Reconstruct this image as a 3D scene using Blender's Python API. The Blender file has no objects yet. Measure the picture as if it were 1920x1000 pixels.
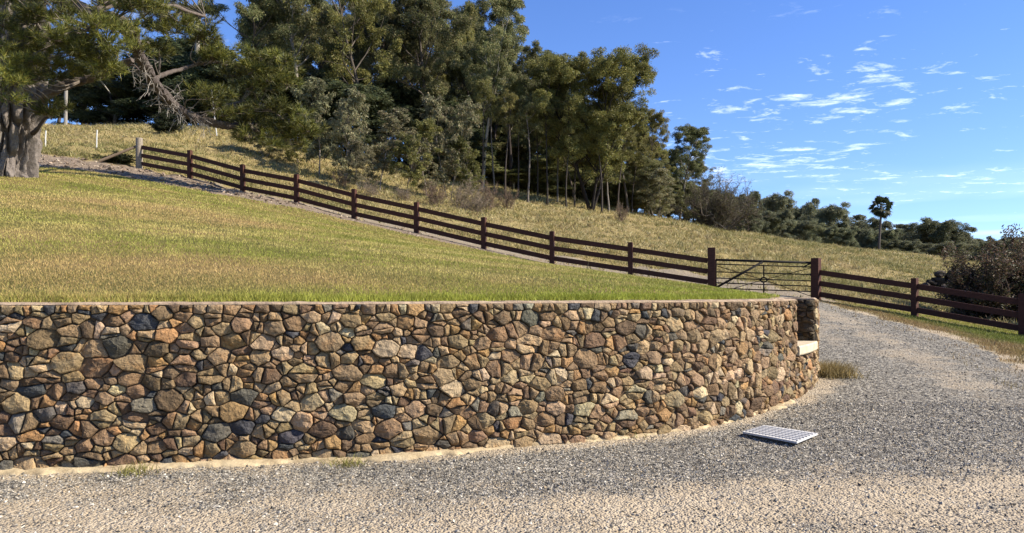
import bpy, math, random
import numpy as np
from mathutils import Vector, noise as mnoise

SC = bpy.context.scene
COL = SC.collection
F, CX, HY, EYE = 1450.0, 960.0, 548.0, 1.6
R = math.radians

def W(px, py, D):
    """photo bearing + distance -> world point"""
    return np.array([(px - CX) / F * D, D, EYE + (HY - py) / F * D])

# ------------------------------------------------------------------ camera / world / sun
cam = bpy.data.cameras.new('camera'); co = bpy.data.objects.new('camera', cam); COL.objects.link(co)
co.location = (0, 0, EYE); co.rotation_euler = (R(90), 0, 0)
cam.sensor_width = 36; cam.lens = 36 * F / 1920; cam.shift_y = (HY - 500) / 1920
cam.clip_end = 5000; cam.clip_start = 0.05
SC.camera = co
SC.view_settings.view_transform = 'Standard'; SC.view_settings.look = 'None'
SC.view_settings.gamma = 1; SC.view_settings.use_curve_mapping = False
SC.view_settings.exposure = 1.18
SC.cycles.max_bounces = 5; SC.cycles.diffuse_bounces = 4; SC.cycles.transmission_bounces = 4; SC.cycles.glossy_bounces = 2

SUN_EL, SUN_T = 36.0, -7.5          # elevation; bearing from +X towards +Y
sd = Vector((math.cos(R(SUN_EL)) * math.cos(R(SUN_T)), math.cos(R(SUN_EL)) * math.sin(R(SUN_T)), math.sin(R(SUN_EL))))
sl = bpy.data.lights.new('sun', 'SUN'); sl.energy = 5.0; sl.angle = R(0.53); sl.color = (1, .90, .75)
so = bpy.data.objects.new('sun', sl); COL.objects.link(so)
so.rotation_euler = sd.to_track_quat('Z', 'Y').to_euler(); so.location = (30, 0, 40)

# ------------------------------------------------------------------ node helper
class N:
    def __init__(s, tree):
        s.t = tree
    def a(s, typ, ins=None, **props):
        n = s.t.nodes.new(typ)
        for k, v in props.items():
            setattr(n, k, v)
        for k, v in (ins or {}).items():
            s.set(n, k, v)
        return n
    def set(s, n, k, v):
        sock = n.inputs[k]
        if isinstance(v, bpy.types.NodeSocket):
            s.t.links.new(v, sock)
        elif isinstance(v, bpy.types.Node):
            s.t.links.new(v.outputs[0], sock)
        else:
            sock.default_value = v
    def math(s, op, a, b=0.0, clamp=False):
        n = s.a('ShaderNodeMath', {0: a, 1: b}, operation=op); n.use_clamp = clamp
        return n.outputs[0]
    def mix(s, f, a, b, mode='MIX'):
        n = s.a('ShaderNodeMix', data_type='RGBA', blend_type=mode)
        s.set(n, 0, f); s.set(n, 6, a); s.set(n, 7, b)
        return n.outputs[2]
    def noise(s, vec, scale, detail=4, rough=.55, dist=0.0):
        n = s.a('ShaderNodeTexNoise', {'Scale': scale, 'Detail': detail, 'Roughness': rough, 'Distortion': dist})
        if vec is not None: s.set(n, 'Vector', vec)
        return n.outputs[0]
    def ramp(s, f, stops, interp='LINEAR'):
        n = s.a('ShaderNodeValToRGB'); s.set(n, 0, f)
        n.color_ramp.interpolation = interp
        e = n.color_ramp.elements
        while len(e) < len(stops): e.new(0.5)
        for el, (p, c) in zip(e, stops):
            el.position = p
            el.color = c if len(c) == 4 else (*c, 1)
        return n.outputs[0]
    def mr(s, f, a, b, c=0.0, d=1.0):
        n = s.a('ShaderNodeMapRange', {0: f, 1: a, 2: b, 3: c, 4: d})
        return n.outputs[0]
    def attr(s, name, col=False):
        n = s.a('ShaderNodeAttribute', attribute_name=name)
        return n.outputs[0 if col else 2]

def new_mat(name):
    m = bpy.data.materials.new(name); m.use_nodes = True
    t = m.node_tree; t.nodes.clear(); n = N(t)
    out = n.a('ShaderNodeOutputMaterial')
    return m, n, out

def principled(n, out, color, rough=.8, bump=None, bstr=.5, bdist=.02, spec=.3, metal=0.0):
    b = n.a('ShaderNodeBsdfPrincipled', {'Base Color': color, 'Roughness': rough, 'Specular IOR Level': spec, 'Metallic': metal})
    if bump is not None:
        bp = n.a('ShaderNodeBump', {'Strength': bstr, 'Distance': bdist, 'Height': bump})
        n.set(b, 'Normal', bp)
    n.t.links.new(b.outputs[0], out.inputs[0])
    return b

# ------------------------------------------------------------------ world
wd = bpy.data.worlds.new('World'); SC.world = wd; wd.use_nodes = True
wt = wd.node_tree; wt.nodes.clear(); n = N(wt)
sky = n.a('ShaderNodeTexSky', sky_type='NISHITA', sun_disc=False)
sky.sun_elevation = R(SUN_EL); sky.sun_rotation = R(90 - SUN_T)
sky.altitude = 300; sky.air_density = 1.0; sky.dust_density = 0.0; sky.ozone_density = 2.6
_tc = n.a('ShaderNodeTexCoord'); _up = n.a('ShaderNodeVectorMath', {0: _tc.outputs['Generated'], 1: (0, 0, .065)}, operation='ADD')
_nv = n.a('ShaderNodeVectorMath', {0: _up.outputs[0]}, operation='NORMALIZE'); n.set(sky, 'Vector', _nv.outputs[0])
hs = n.a('ShaderNodeHueSaturation', {'Hue': .516, 'Saturation': 1.22, 'Value': 1.0, 'Color': sky.outputs[0]})
tc = n.a('ShaderNodeTexCoord')
sx = n.a('ShaderNodeSeparateXYZ', {0: tc.outputs['Generated']})
zz = n.math('MAXIMUM', sx.outputs[2], .012)
zz2 = n.math('ADD', zz, .02)
u = n.math('DIVIDE', sx.outputs[0], zz2); v = n.math('DIVIDE', sx.outputs[1], zz2)
cv = n.a('ShaderNodeCombineXYZ', {0: u, 1: v, 2: 0.0})
mp = n.a('ShaderNodeMapping', {'Vector': cv.outputs[0], 'Rotation': (0, 0, R(-12)), 'Scale': (1.0, 1.25, 1)})
# small wispy cloudlets gathered in patches
small = n.noise(mp, 4.6, 6, .60, .5)
big = n.noise(n.a('ShaderNodeMapping', {'Vector': cv.outputs[0], 'Location': (3.1, 7.7, 0), 'Scale': (1, 1, 1)}), .55, 2, .5)
fine = n.noise(mp, 19.0, 5, .65, .8)
dens = n.math('ADD', n.math('MULTIPLY', small, .78), n.math('MULTIPLY', fine, .22))
bu = n.math('DIVIDE', n.math('SUBTRACT', u, 1.5), 1.5); bv = n.math('DIVIDE', n.math('SUBTRACT', v, 6.0), 3.2)
bank = n.mr(n.math('ADD', n.math('MULTIPLY', bu, bu), n.math('MULTIPLY', bv, bv)), 0.0, 1.0, .036, 0.0)
thr = n.math('SUBTRACT', n.mr(big, .36, .66, .68, .50), bank)
cl = n.mr(n.math('SUBTRACT', dens, thr), 0.0, .21)
hz = n.mr(sx.outputs[2], .02, .09)
hi = n.mr(sx.outputs[2], .34, .28)
cl = n.math('MULTIPLY', n.math('MULTIPLY', cl, hz), hi)
cl = n.math('MULTIPLY', cl, .62)
lowcl = n.math('MULTIPLY', n.mr(big, .45, .7), n.mr(sx.outputs[2], .16, .04, 0, .25))
cl = n.math('MAXIMUM', cl, lowcl)
cloud_rgb = n.a('ShaderNodeRGB'); cloud_rgb.outputs[0].default_value = (8.8, 9.4, 10.4, 1)
skc = n.mix(cl, hs.outputs[0], cloud_rgb.outputs[0])
bg = n.a('ShaderNodeBackground', {'Color': skc, 'Strength': .105})
wo = n.a('ShaderNodeOutputWorld'); wt.links.new(bg.outputs[0], wo.inputs[0])

# ------------------------------------------------------------------ numpy noise
def _hash(ix, iy, seed):
    h = (ix.astype(np.int64) * 374761393 + iy.astype(np.int64) * 668265263 + seed * 974711) & 0x7fffffff
    h = (h ^ (h >> 13)) * 1274126177 & 0x7fffffff
    return ((h ^ (h >> 16)) & 0xffff) / 65535.0

def vn(x, y, seed=0):
    x = np.asarray(x, float); y = np.asarray(y, float)
    ix = np.floor(x); iy = np.floor(y); fx = x - ix; fy = y - iy
    fx = fx * fx * (3 - 2 * fx); fy = fy * fy * (3 - 2 * fy)
    a = _hash(ix, iy, seed); b = _hash(ix + 1, iy, seed); c = _hash(ix, iy + 1, seed); d = _hash(ix + 1, iy + 1, seed)
    return (a * (1 - fx) + b * fx) * (1 - fy) + (c * (1 - fx) + d * fx) * fy

def fbm(x, y, seed=0, o=4):
    s = 0; amp = .5; tot = 0
    for k in range(o):
        s = s + amp * vn(np.asarray(x) * 2 ** k + 17.3 * k, np.asarray(y) * 2 ** k - 9.1 * k, seed + k); tot += amp; amp *= .5
    return s / tot

def sst(a, b, x):
    t = np.clip((np.asarray(x, float) - a) / (b - a), 0, 1)
    return t * t * (3 - 2 * t)

# ------------------------------------------------------------------ plan curves
def catmull(pts, per=12):
    pts = [np.array(p, float) for p in pts]
    P = [2 * pts[0] - pts[1]] + pts + [2 * pts[-1] - pts[-2]]
    out = []
    for i in range(1, len(P) - 2):
        p0, p1, p2, p3 = P[i - 1:i + 3]
        for k in range(per):
            t = k / per
            out.append(.5 * (2 * p1 + (p2 - p0) * t + (2 * p0 - 5 * p1 + 4 * p2 - p3) * t * t + (3 * p1 - p0 - 3 * p2 + p3) * t ** 3))
    out.append(pts[-1])
    return np.array(out)

WALL = catmull([(-8.2, 6.62), (-6.4, 6.70), (-4.55, 6.88), (-1.63, 7.42), (.23, 8.02), (1.96, 8.83), (3.0, 9.68), (4.0, 10.85), (4.62, 11.85), (5.02, 12.75)], 16)
_seg = np.linalg.norm(np.diff(WALL, axis=0), axis=1); WS = np.concatenate([[0], np.cumsum(_seg)]); WLEN = WS[-1]
_tan = np.gradient(WALL, WS, axis=0); _tan /= np.linalg.norm(_tan, axis=1)[:, None]
def wall_at(s):
    x = np.interp(s, WS, WALL[:, 0]); y = np.interp(s, WS, WALL[:, 1])
    tx = np.interp(s, WS, _tan[:, 0]); ty = np.interp(s, WS, _tan[:, 1])
    l = np.hypot(tx, ty)
    return x, y, tx / l, ty / l
def s_of_px(px):
    a = CX + F * WALL[:, 0] / WALL[:, 1]
    i = np.argmax(a)
    return float(np.interp(px, a[:i + 1], WS[:i + 1]))

LPOST = [(261, 35.0, 316), (356, 34.1, 334), (455, 33.2, 359), (556, 32.3, 381), (664, 31.4, 410), (781, 30.4, 437), (907, 29.4, 467), (1035, 28.5, 495), (1182, 27.7, 517), (1334, 26.9, 541)]
RPOST = [(1530, 26.4, 562), (1715, 24.3, 593), (1917, 21.9, 630)]
LP = [W(px, py, D) for px, D, py in LPOST]
RP = [W(px, py, D) for px, D, py in RPOST]
ext = RP[-1] + (RP[-1] - RP[-2]) * 1.0 + np.array([.3, 0, -.0]); ext[2] = .12
RP.append(ext)

PB = np.array([(-40, 8.5), (-16, 6.9)] + [tuple(p) for p in WALL[::4]] + [tuple(WALL[-1])] + [(5.6, 15.5), (6.3, 20), tuple(LP[-1][:2])] + [tuple(p[:2]) for p in RP] + [(19, 12), (30, 2), (60, -30)], float)
N_WALL_SEG = 2 + len(WALL[::4]) - 1 + 0
N_BANK_END = N_WALL_SEG + 4
FL = np.array([tuple(RP[0][:2])] + [tuple(p[:2]) for p in LP[::-1]] + [(-20.5, 33.6), (-23, 33), (-30, 33), (-60, 36)], float)   # left fence, gate -> far left
VG = np.array([(10.0, 26.6), (10.3, 24), (10.55, 21), (10.1, 17), (9.05, 13.8), (7.9, 10.0), (7.2, 4), (7, -10)], float)

def sdist(x, y, P):
    """signed distance (left of travel = +) and nearest segment index"""
    x = np.asarray(x, float).ravel(); y = np.asarray(y, float).ravel()
    best = np.full(x.shape, 1e18); sg = np.ones_like(x); idx = np.zeros(x.shape, int)
    for i in range(len(P) - 1):
        ax, ay = P[i]; bx, by = P[i + 1]; dx, dy = bx - ax, by - ay
        L2 = dx * dx + dy * dy
        t = np.clip(((x - ax) * dx + (y - ay) * dy) / L2, 0, 1)
        ex = x - ax - t * dx; ey = y - ay - t * dy
        d2 = ex * ex + ey * ey
        side = np.where(dx * ey - dy * ex >= 0, 1.0, -1.0)
        if i:
            tie = np.abs(d2 - best) < 1e-7 * (1 + best)
            px_, py_ = P[i][0] - P[i - 1][0], P[i][1] - P[i - 1][1]
            right_turn = px_ * dy - py_ * dx < 0
            sg = np.where(tie, np.maximum(sg, side) if right_turn else np.minimum(sg, side), sg)
            m = (d2 < best) & ~tie
        else:
            m = d2 < best
        best = np.where(m, d2, best); sg = np.where(m, side, sg); idx = np.where(m, i, idx)
    return np.sqrt(best) * sg, idx

# ------------------------------------------------------------------ terrain height
class TPS:
    def __init__(s, pts, lam=0.02):
        pts = np.array(pts, float); s.c = pts[:, :2]; n = len(pts)
        K = s.U(np.linalg.norm(s.c[:, None] - s.c[None], axis=2)) + lam * np.eye(n)
        Pm = np.hstack([np.ones((n, 1)), s.c]); A = np.zeros((n + 3, n + 3))
        A[:n, :n] = K; A[:n, n:] = Pm; A[n:, :n] = Pm.T
        s.w = np.linalg.solve(A, np.concatenate([pts[:, 2], np.zeros(3)]))
    def U(s, r):
        return r * r * np.log(r + 1e-9)
    def __call__(s, x, y):
        n = len(s.c); o = s.w[n] + s.w[n + 1] * x + s.w[n + 2] * y
        for i in range(n):
            o = o + s.w[i] * s.U(np.hypot(x - s.c[i, 0], y - s.c[i, 1]))
        return o

up_pts = [tuple(p) for p in LP] + [tuple(p) for p in RP]
for s_ in np.linspace(0.2, WLEN - .2, 9):
    x_, y_, tx_, ty_ = wall_at(s_); up_pts.append((x_ - ty_ * .5, y_ + tx_ * .5, 1.52))
for px, py, D in [(0, 325, 24), (150, 325, 28.5), (350, 352, 30.5), (500, 381, 29.5), (800, 453, 27), (1000, 494, 25.5), (1200, 524, 24),
                  (-300, 310, 26), (100, 298, 33), (85, 274, 37), (180, 280, 37), (100, 240, 55), (300, 238, 56), (430, 264, 52), (-300, 240, 55),
                  (560, 332, 46), (700, 362, 45), (900, 374, 54), (1100, 393, 60), (1250, 413, 70), (1350, 433, 78), (1500, 456, 92), (1650, 473, 105),
                  (1810, 497, 88), (1920, 532, 60), (1880, 602, 30), (2150, 640, 35), (1420, 515, 33), (1700, 520, 45), (1250, 470, 40)]:
    up_pts.append(tuple(W(px, py, D)))
for x_, y_, z_ in [(-60, 90, 19), (-30, 90, 18), (0, 95, 13.0), (25, 115, 6.5), (60, 130, 3.5), (100, 130, 0), (-60, 20, 6), (-60, 55, 12),
                   (-150, 150, 15), (0, 160, 8), (80, 180, 2), (200, 180, -4), (-10, 10, 2.3), (-14, 8, 1.8), (60, 40, -1), (80, 0, -2),
                   (-1000, 1000, 0), (0, 1200, 0), (1000, 1000, -5), (1000, 0, -5), (-1000, 0, 0), (-300, 400, 5), (300, 400, -4), (0, 400, 3)]:
    up_pts.append((x_, y_, z_))
up_f = TPS(up_pts)
low_f = TPS([(-9, 6, 0), (-4.5, 6.5, 0), (0, 7.5, 0), (2.5, 9, .02), (4.62, 11.6, .19), (6, 15, .42), (7.2, 20.5, .88), tuple(LP[-1]), tuple(RP[0]), tuple(RP[1]), tuple(RP[2]), tuple(RP[3]),
             (9.05, 13.6, .24), (10.5, 20, .68), (14, 9, -.02), (25, 5, -.1), (0, 0, 0), (0, -6, 0), (-10, -4, 0), (12, -4, -.05), (7, 10, .06), (3, 6, 0), (-14, 5, 0)], .005)

NICHE = wall_at((s_of_px(1493) + s_of_px(1527.2)) / 2)[:2]
def terrain(x, y, rough=True):
    x = np.atleast_1d(np.asarray(x, float)); y = np.atleast_1d(np.asarray(y, float)); sh = x.shape
    x = x.ravel(); y = y.ravel()
    d, ix = sdist(x, y, PB)
    up = up_f(x, y); low = low_f(x, y)
    if rough:
        df, _ = sdist(x, y, FL)
        hl = sst(.5, 4, -df)
        up = up + (fbm(x * .9, y * .9, 3) - .5) * .5 * hl + (fbm(x * .16, y * .16, 9) - .5) * .7 * sst(3, 12, -df) * (x < 40)
        up = up + (fbm(x * 1.3, y * 1.3, 31) - .5) * .05
        soil = sst(4.5, 3, np.abs(df + 0)) * sst(-6, -10, x)
        up = up + (fbm(x * 3.2, y * 3.2, 77) - .5) * .22 * soil
        low = low + (fbm(x * .8, y * .8, 12) - .5) * .05
    wall = ix < N_WALL_SEG; bank = (ix >= N_WALL_SEG) & (ix < N_BANK_END)
    nic = .15 * sst(1.15, .75, np.hypot(x - NICHE[0], y - NICHE[1]))
    m = np.where(wall, sst(0, 1, (d - .42 - nic) / .14), np.where(bank, sst(-.1, 1.7, d), sst(-1.2, .6, d)))
    return (low + (up - low) * m).reshape(sh)
def H(x, y):
    return float(terrain(x, y)[0])
def ground_pt(px, D):
    x = (px - CX) / F * D
    return x, D, H(x, D)

# ------------------------------------------------------------------ mesh builder
class MB:
    def __init__(s):
        s.v = []; s.f = {}; s.c = []; s.n = 0; s.m = {}
    def add(s, verts, faces, col=None, mi=0):
        verts = np.asarray(verts, float).reshape(-1, 3); faces = np.asarray(faces, int)
        k = faces.shape[1]
        s.f.setdefault((k, mi), []).append(faces + s.n)
        s.v.append(verts); s.n += len(verts)
        c = np.ones((len(verts), 4)); 
        if col is not None: c[:, :3] = np.asarray(col, float)
        s.c.append(c)
    def addn(s, verts, faces, col=None, mi=0):
        """python faces of mixed size"""
        base = s.n; by = {}
        for f in faces: by.setdefault(len(f), []).append(f)
        first = True
        verts = np.asarray(verts, float).reshape(-1, 3)
        for k, fs in by.items():
            s.f.setdefault((k, mi), []).append(np.array(fs, int) + base)
        s.v.append(verts); s.n += len(verts)
        c = np.ones((len(verts), 4))
        if col is not None: c[:, :3] = np.asarray(col, float)
        s.c.append(c)
    def box(s, c, size, rot=None, col=None, mi=0, bev=0.0):
        hx, hy, hz = [q / 2 for q in size]
        v = np.array([(a * hx, b * hy, d * hz) for a in (-1, 1) for b in (-1, 1) for d in (-1, 1)])
        f = [(0, 1, 3, 2), (4, 6, 7, 5), (0, 4, 5, 1), (2, 3, 7, 6), (0, 2, 6, 4), (1, 5, 7, 3)]
        if rot is not None: v = v @ np.asarray(rot).T
        s.add(v + np.asarray(c), f, col, mi)
    def tube(s, pts, rad, sides=8, col=None, mi=0, caps=True):
        pts = np.asarray(pts, float); n = len(pts); rad = np.broadcast_to(np.asarray(rad, float), (n,))
        t = np.gradient(pts, axis=0); t /= np.linalg.norm(t, axis=1)[:, None] + 1e-9
        ref = np.array([0, 0, 1.0]) if abs(t[0, 2]) < .9 else np.array([1.0, 0, 0])
        u = np.cross(t[0], ref); u /= np.linalg.norm(u)
        a = np.arange(sides) / sides * 2 * np.pi; V = []
        for i in range(n):
            u = u - t[i] * u.dot(t[i]); u /= np.linalg.norm(u) + 1e-9
            w = np.cross(t[i], u)
            V.append(pts[i] + rad[i] * (np.cos(a)[:, None] * u + np.sin(a)[:, None] * w))
        V = np.concatenate(V)
        i = np.arange(n - 1)[:, None] * sides; j = np.arange(sides)[None]; j2 = (j + 1) % sides
        q = np.stack([i + j, i + j2, i + sides + j2, i + sides + j], -1).reshape(-1, 4)
        if caps and sides == 4:
            s.addn(V, [tuple(r) for r in q] + [(3, 2, 1, 0), tuple((n - 1) * sides + k for k in range(4))], col, mi)
        elif caps:
            s.addn(V, [tuple(r) for r in q] + [tuple(range(sides))[::-1], tuple((n - 1) * sides + k for k in range(sides))], col, mi)
        else:
            s.add(V, q, col, mi)
    def build(s, name, mats, parent=None, smooth=False):
        V = np.concatenate(s.v); me = bpy.data.meshes.new(name)
        me.vertices.add(len(V)); me.vertices.foreach_set('co', V.ravel().astype(np.float32))
        loops = []; tot = []; mi = []
        for (k, m), fl in s.f.items():
            A = np.concatenate(fl); loops.append(A.ravel()); tot.append(np.full(len(A), k)); mi.append(np.full(len(A), m))
        loops = np.concatenate(loops).astype(np.int32); tot = np.concatenate(tot).astype(np.int32); mi = np.concatenate(mi).astype(np.int32)
        start = np.concatenate([[0], np.cumsum(tot)[:-1]]).astype(np.int32)
        me.loops.add(len(loops)); me.loops.foreach_set('vertex_index', loops)
        me.polygons.add(len(tot)); me.polygons.foreach_set('loop_start', start)
        me.polygons.foreach_set('material_index', mi)
        if smooth: me.polygons.foreach_set('use_smooth', np.ones(len(tot), bool))
        else: me.polygons.foreach_set('use_smooth', np.zeros(len(tot), bool))
        ca = me.attributes.new('col', 'FLOAT_COLOR', 'POINT'); ca.data.foreach_set('color', np.concatenate(s.c).astype(np.float32).ravel())
        me.update(calc_edges=True)
        for m in (mats if isinstance(mats, (list, tuple)) else [mats]): me.materials.append(m)
        o = bpy.data.objects.new(name, me); COL.objects.link(o)
        if parent is not None: o.parent = parent
        return o

def tag(o, label=None, cat=None, group=None, kind=None):
    if label: o['label'] = label
    if cat: o['category'] = cat
    if group: o['group'] = group
    if kind: o['kind'] = kind
    return o
def thing(name, label, cat, loc=(0, 0, 0), group=None):
    o = bpy.data.objects.new(name, None); COL.objects.link(o); o.location = loc; o.empty_display_size = .2
    return tag(o, label, cat, group)
def copy_tree(o, parent=None):
    c = o.copy(); COL.objects.link(c)
    if parent is not None: c.parent = parent
    for ch in [q for q in o.children]: copy_tree(ch, c)
    return c

# ------------------------------------------------------------------ materials
def col_mat(name, rough=.7, var=.25, scale=6, bump=None, spec=.2, transl=0.0, objvar=0.0):
    m, n, out = new_mat(name)
    c = n.attr('col', True)
    if var:
        g = n.a('ShaderNodeNewGeometry')
        f = n.noise(g.outputs['Position'], scale, 5, .6)
        k = n.mr(f, .25, .75, 1 - var, 1 + var)
        c = n.mix(1.0, c, n.a('ShaderNodeCombineColor', {0: k, 1: k, 2: k}).outputs[0], 'MULTIPLY')
    if objvar:
        oi = n.a('ShaderNodeObjectInfo')
        h = n.a('ShaderNodeHueSaturation', {'Color': c, 'Hue': n.mr(oi.outputs['Random'], 0, 1, .5 - .018, .5 + .012), 'Value': n.mr(n.math('FRACT', n.math('MULTIPLY', oi.outputs['Random'], 7.31)), 0, 1, 1 - objvar, 1 + objvar)})
        c = h.outputs[0]
    if transl:
        b = n.a('ShaderNodeBsdfPrincipled', {'Base Color': c, 'Roughness': rough, 'Specular IOR Level': spec})
        tr = n.a('ShaderNodeBsdfTranslucent', {'Color': c})
        mx = n.a('ShaderNodeMixShader', {0: transl, 1: b.outputs[0], 2: tr.outputs[0]})
        n.t.links.new(mx.outputs[0], out.inputs[0])
    else:
        bm = None
        if bump:
            g2 = n.a('ShaderNodeNewGeometry'); bm = n.noise(g2.outputs['Position'], bump[0], 6, .65)
        principled(n, out, c, rough, bm, bump[1] if bump else .5, bump[2] if bump else .02, spec)
    return m

M = {}
M['leaf'] = col_mat('gum_leaf', .55, 0, transl=.38, spec=.25, objvar=.22)
M['needle'] = col_mat('pine_needle', .5, 0, transl=.2, spec=.3)
M['grass'] = col_mat('grass_blade', .6, 0, transl=.3, spec=.2)
M['bark'] = col_mat('bark', .9, .35, 9, bump=(22, .7, .03), objvar=.25)
M['twig'] = col_mat('twig', .9, .3, 5)
M['pebble'] = col_mat('gravel_stone', .8, .15, 120, spec=.25)
M['clod'] = col_mat('soil_clod', .95, .3, 14, bump=(40, .6, .02))

# stone of the wall
m, n, out = new_mat('field_stone')
g = n.a('ShaderNodeNewGeometry'); c = n.attr('col', True)
f1 = n.noise(g.outputs['Position'], 9, 6, .6, .4); f2 = n.noise(g.outputs['Position'], 34, 6, .7); f3 = n.noise(g.outputs['Position'], 4.5, 3, .6, 1.0)
rust = n.mix(1.0, c, (1.35, 1.0, .66, 1), 'MULTIPLY')
c2 = n.mix(n.mr(f3, .56, .72, 0, .4), c, rust)
grey = n.mix(.55, c2, (.17, .15, .125, 1))
c2 = n.mix(n.mr(f1, .56, .72, 0, .4), c2, grey)
k = n.mr(f2, .25, .75, .5, 1.5)
c2 = n.mix(1.0, c2, n.a('ShaderNodeCombineColor', {0: k, 1: k, 2: k}).outputs[0], 'MULTIPLY')
v1 = n.a('ShaderNodeTexVoronoi', {'Vector': g.outputs['Position'], 'Scale': 22.0}, feature='F1', distance='CHEBYCHEV')
hgt = n.math('ADD', n.math('MULTIPLY', f1, 1.2), n.math('ADD', n.math('MULTIPLY', f2, .5), n.math('MULTIPLY', v1.outputs[0], .25)))
principled(n, out, c2, .82, hgt, 1.0, .045, .25)
M['stone'] = m
m, n, out = new_mat('mortar')
g = n.a('ShaderNodeNewGeometry'); f = n.noise(g.outputs['Position'], 14, 6, .65)
principled(n, out, n.ramp(f, [(.3, (.05, .036, .024)), (.7, (.12, .085, .056))]), .95, n.noise(g.outputs['Position'], 60, 5, .7), .8, .02, .1)
M['mortar'] = m
m, n, out = new_mat('cap_mortar')
g = n.a('ShaderNodeNewGeometry'); f = n.noise(g.outputs['Position'], 7, 6, .65)
principled(n, out, n.ramp(f, [(.3, (.20, .145, .10)), (.7, (.38, .29, .20))]), .95, n.noise(g.outputs['Position'], 45, 5, .7), .7, .02, .1)
M['cap'] = m
m, n, out = new_mat('sandstone_slab')
g = n.a('ShaderNodeNewGeometry'); f = n.noise(g.outputs['Position'], 5, 6, .6)
principled(n, out, n.ramp(f, [(.3, (.36, .30, .20)), (.7, (.52, .45, .33))]), .85, n.noise(g.outputs['Position'], 50, 5, .7), .3, .01, .2)
M['slab'] = m
m, n, out = new_mat('footing_sand')
g = n.a('ShaderNodeNewGeometry'); f = n.noise(g.outputs['Position'], 6, 6, .65); f2 = n.noise(g.outputs['Position'], 55, 5, .7)
cc = n.ramp(f, [(.32, (.26, .20, .12)), (.62, (.48, .39, .24))])
k = n.mr(f2, .3, .7, .8, 1.15)
principled(n, out, n.mix(1.0, cc, n.a('ShaderNodeCombineColor', {0: k, 1: k, 2: k}).outputs[0], 'MULTIPLY'), .95, f2, .6, .02, .1)
M['footing'] = m
def paint_mat(name, c1, c2, rough, spec=.3, sc=8.0):
    m, n, out = new_mat(name)
    g = n.a('ShaderNodeNewGeometry')
    mp = n.a('ShaderNodeMapping', {'Vector': g.outputs['Position'], 'Scale': (1, 1, 3)})
    f = n.noise(mp, sc, 6, .65)
    principled(n, out, n.ramp(f, [(.3, c1), (.7, c2)]), rough, n.noise(mp, sc * 5, 4, .6), .25, .01, spec)
    return m
M['fence'] = paint_mat('brown_fence_paint', (.040, .016, .011), (.072, .030, .020), .7, .15)
M['grey_wood'] = paint_mat('weathered_wood', (.15, .125, .10), (.30, .26, .21), .9, .1, 12)
M['old_wood'] = paint_mat('old_wood', (.09, .068, .048), (.17, .13, .095), .9, .1, 12)
M['iron'] = paint_mat('black_iron', (.008, .008, .008), (.016, .014, .014), .75, .12)
M['galv'] = paint_mat('galvanised_steel', (.36, .36, .35), (.52, .515, .50), .65, .5, 20)
M['white'] = paint_mat('white_stake', (.42, .42, .40), (.58, .58, .55), .6, .3)
M['pole'] = paint_mat('grey_pole', (.17, .155, .135), (.28, .26, .23), .9, .1)
M['pit'] = paint_mat('pit_concrete', (.05, .05, .045), (.10, .095, .085), .95, .1)

# ------------------------------------------------------------------ terrain mesh
us = np.linspace(-1.25, 1.25, 420)
ys = [-7.0]
while ys[-1] < 4.5: ys.append(ys[-1] + .35)
while ys[-1] < 14: ys.append(ys[-1] + .075)
while ys[-1] < 2500: ys.append(ys[-1] * 1.013)
ys = np.array(ys)
UU, YY = np.meshgrid(us, ys)
XX = UU * (np.abs(YY) * .92 + 9.0)
shp = XX.shape; gx = XX.ravel(); gy = YY.ravel()
gz = terrain(gx, gy)
dP, iP = sdist(gx, gy, PB); dF, _ = sdist(gx, gy, FL); dV, _ = sdist(gx, gy, VG)

def masks(x, y, dP=None, iP=None, dF=None, dV=None):
    x = np.asarray(x, float).ravel(); y = np.asarray(y, float).ravel()
    if dP is None:
        dP, iP = sdist(x, y, PB); dF, _ = sdist(x, y, FL); dV, _ = sdist(x, y, VG)
    up = (dP > 0.2) & (iP < N_BANK_END + 1) | (dP > 0) & (iP >= N_BANK_END + 1)
    nz = fbm(x * 1.1, y * 1.1, 5) - .5
    beyond = up & (dF < 0)                      # FL runs right -> left, so 'beyond' (away from camera) is its right side
    inside = up & (dF >= 0)
    right = dV > 0                              # placeholder, fixed below
    soilw = np.interp(x, [-24, -17, -12, -6, 0, 5], [5.5, 4.2, 3.0, 1.6, .9, .4])
    soil = inside & (dF < soilw + nz * 1.6) & (x < 6)
    lawn = inside & ~soil
    pathw = np.interp(x, [-14, -9, -2, 3, 8, 11], [.0, 1.0, 2.4, 3.6, 4.5, 2.5])
    path = beyond & (-dF < pathw + nz * 1.2) & (x > -14) & (x < 11.2)
    verge = (~up) & (dV > 0 + nz * .9) & (iP >= 0)
    return dict(up=up, lawn=lawn, soil=soil, path=path, verge=verge, hill=beyond & ~path, drive=(~up) & ~verge, dP=dP, dF=dF, dV=dV, iP=iP)

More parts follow.
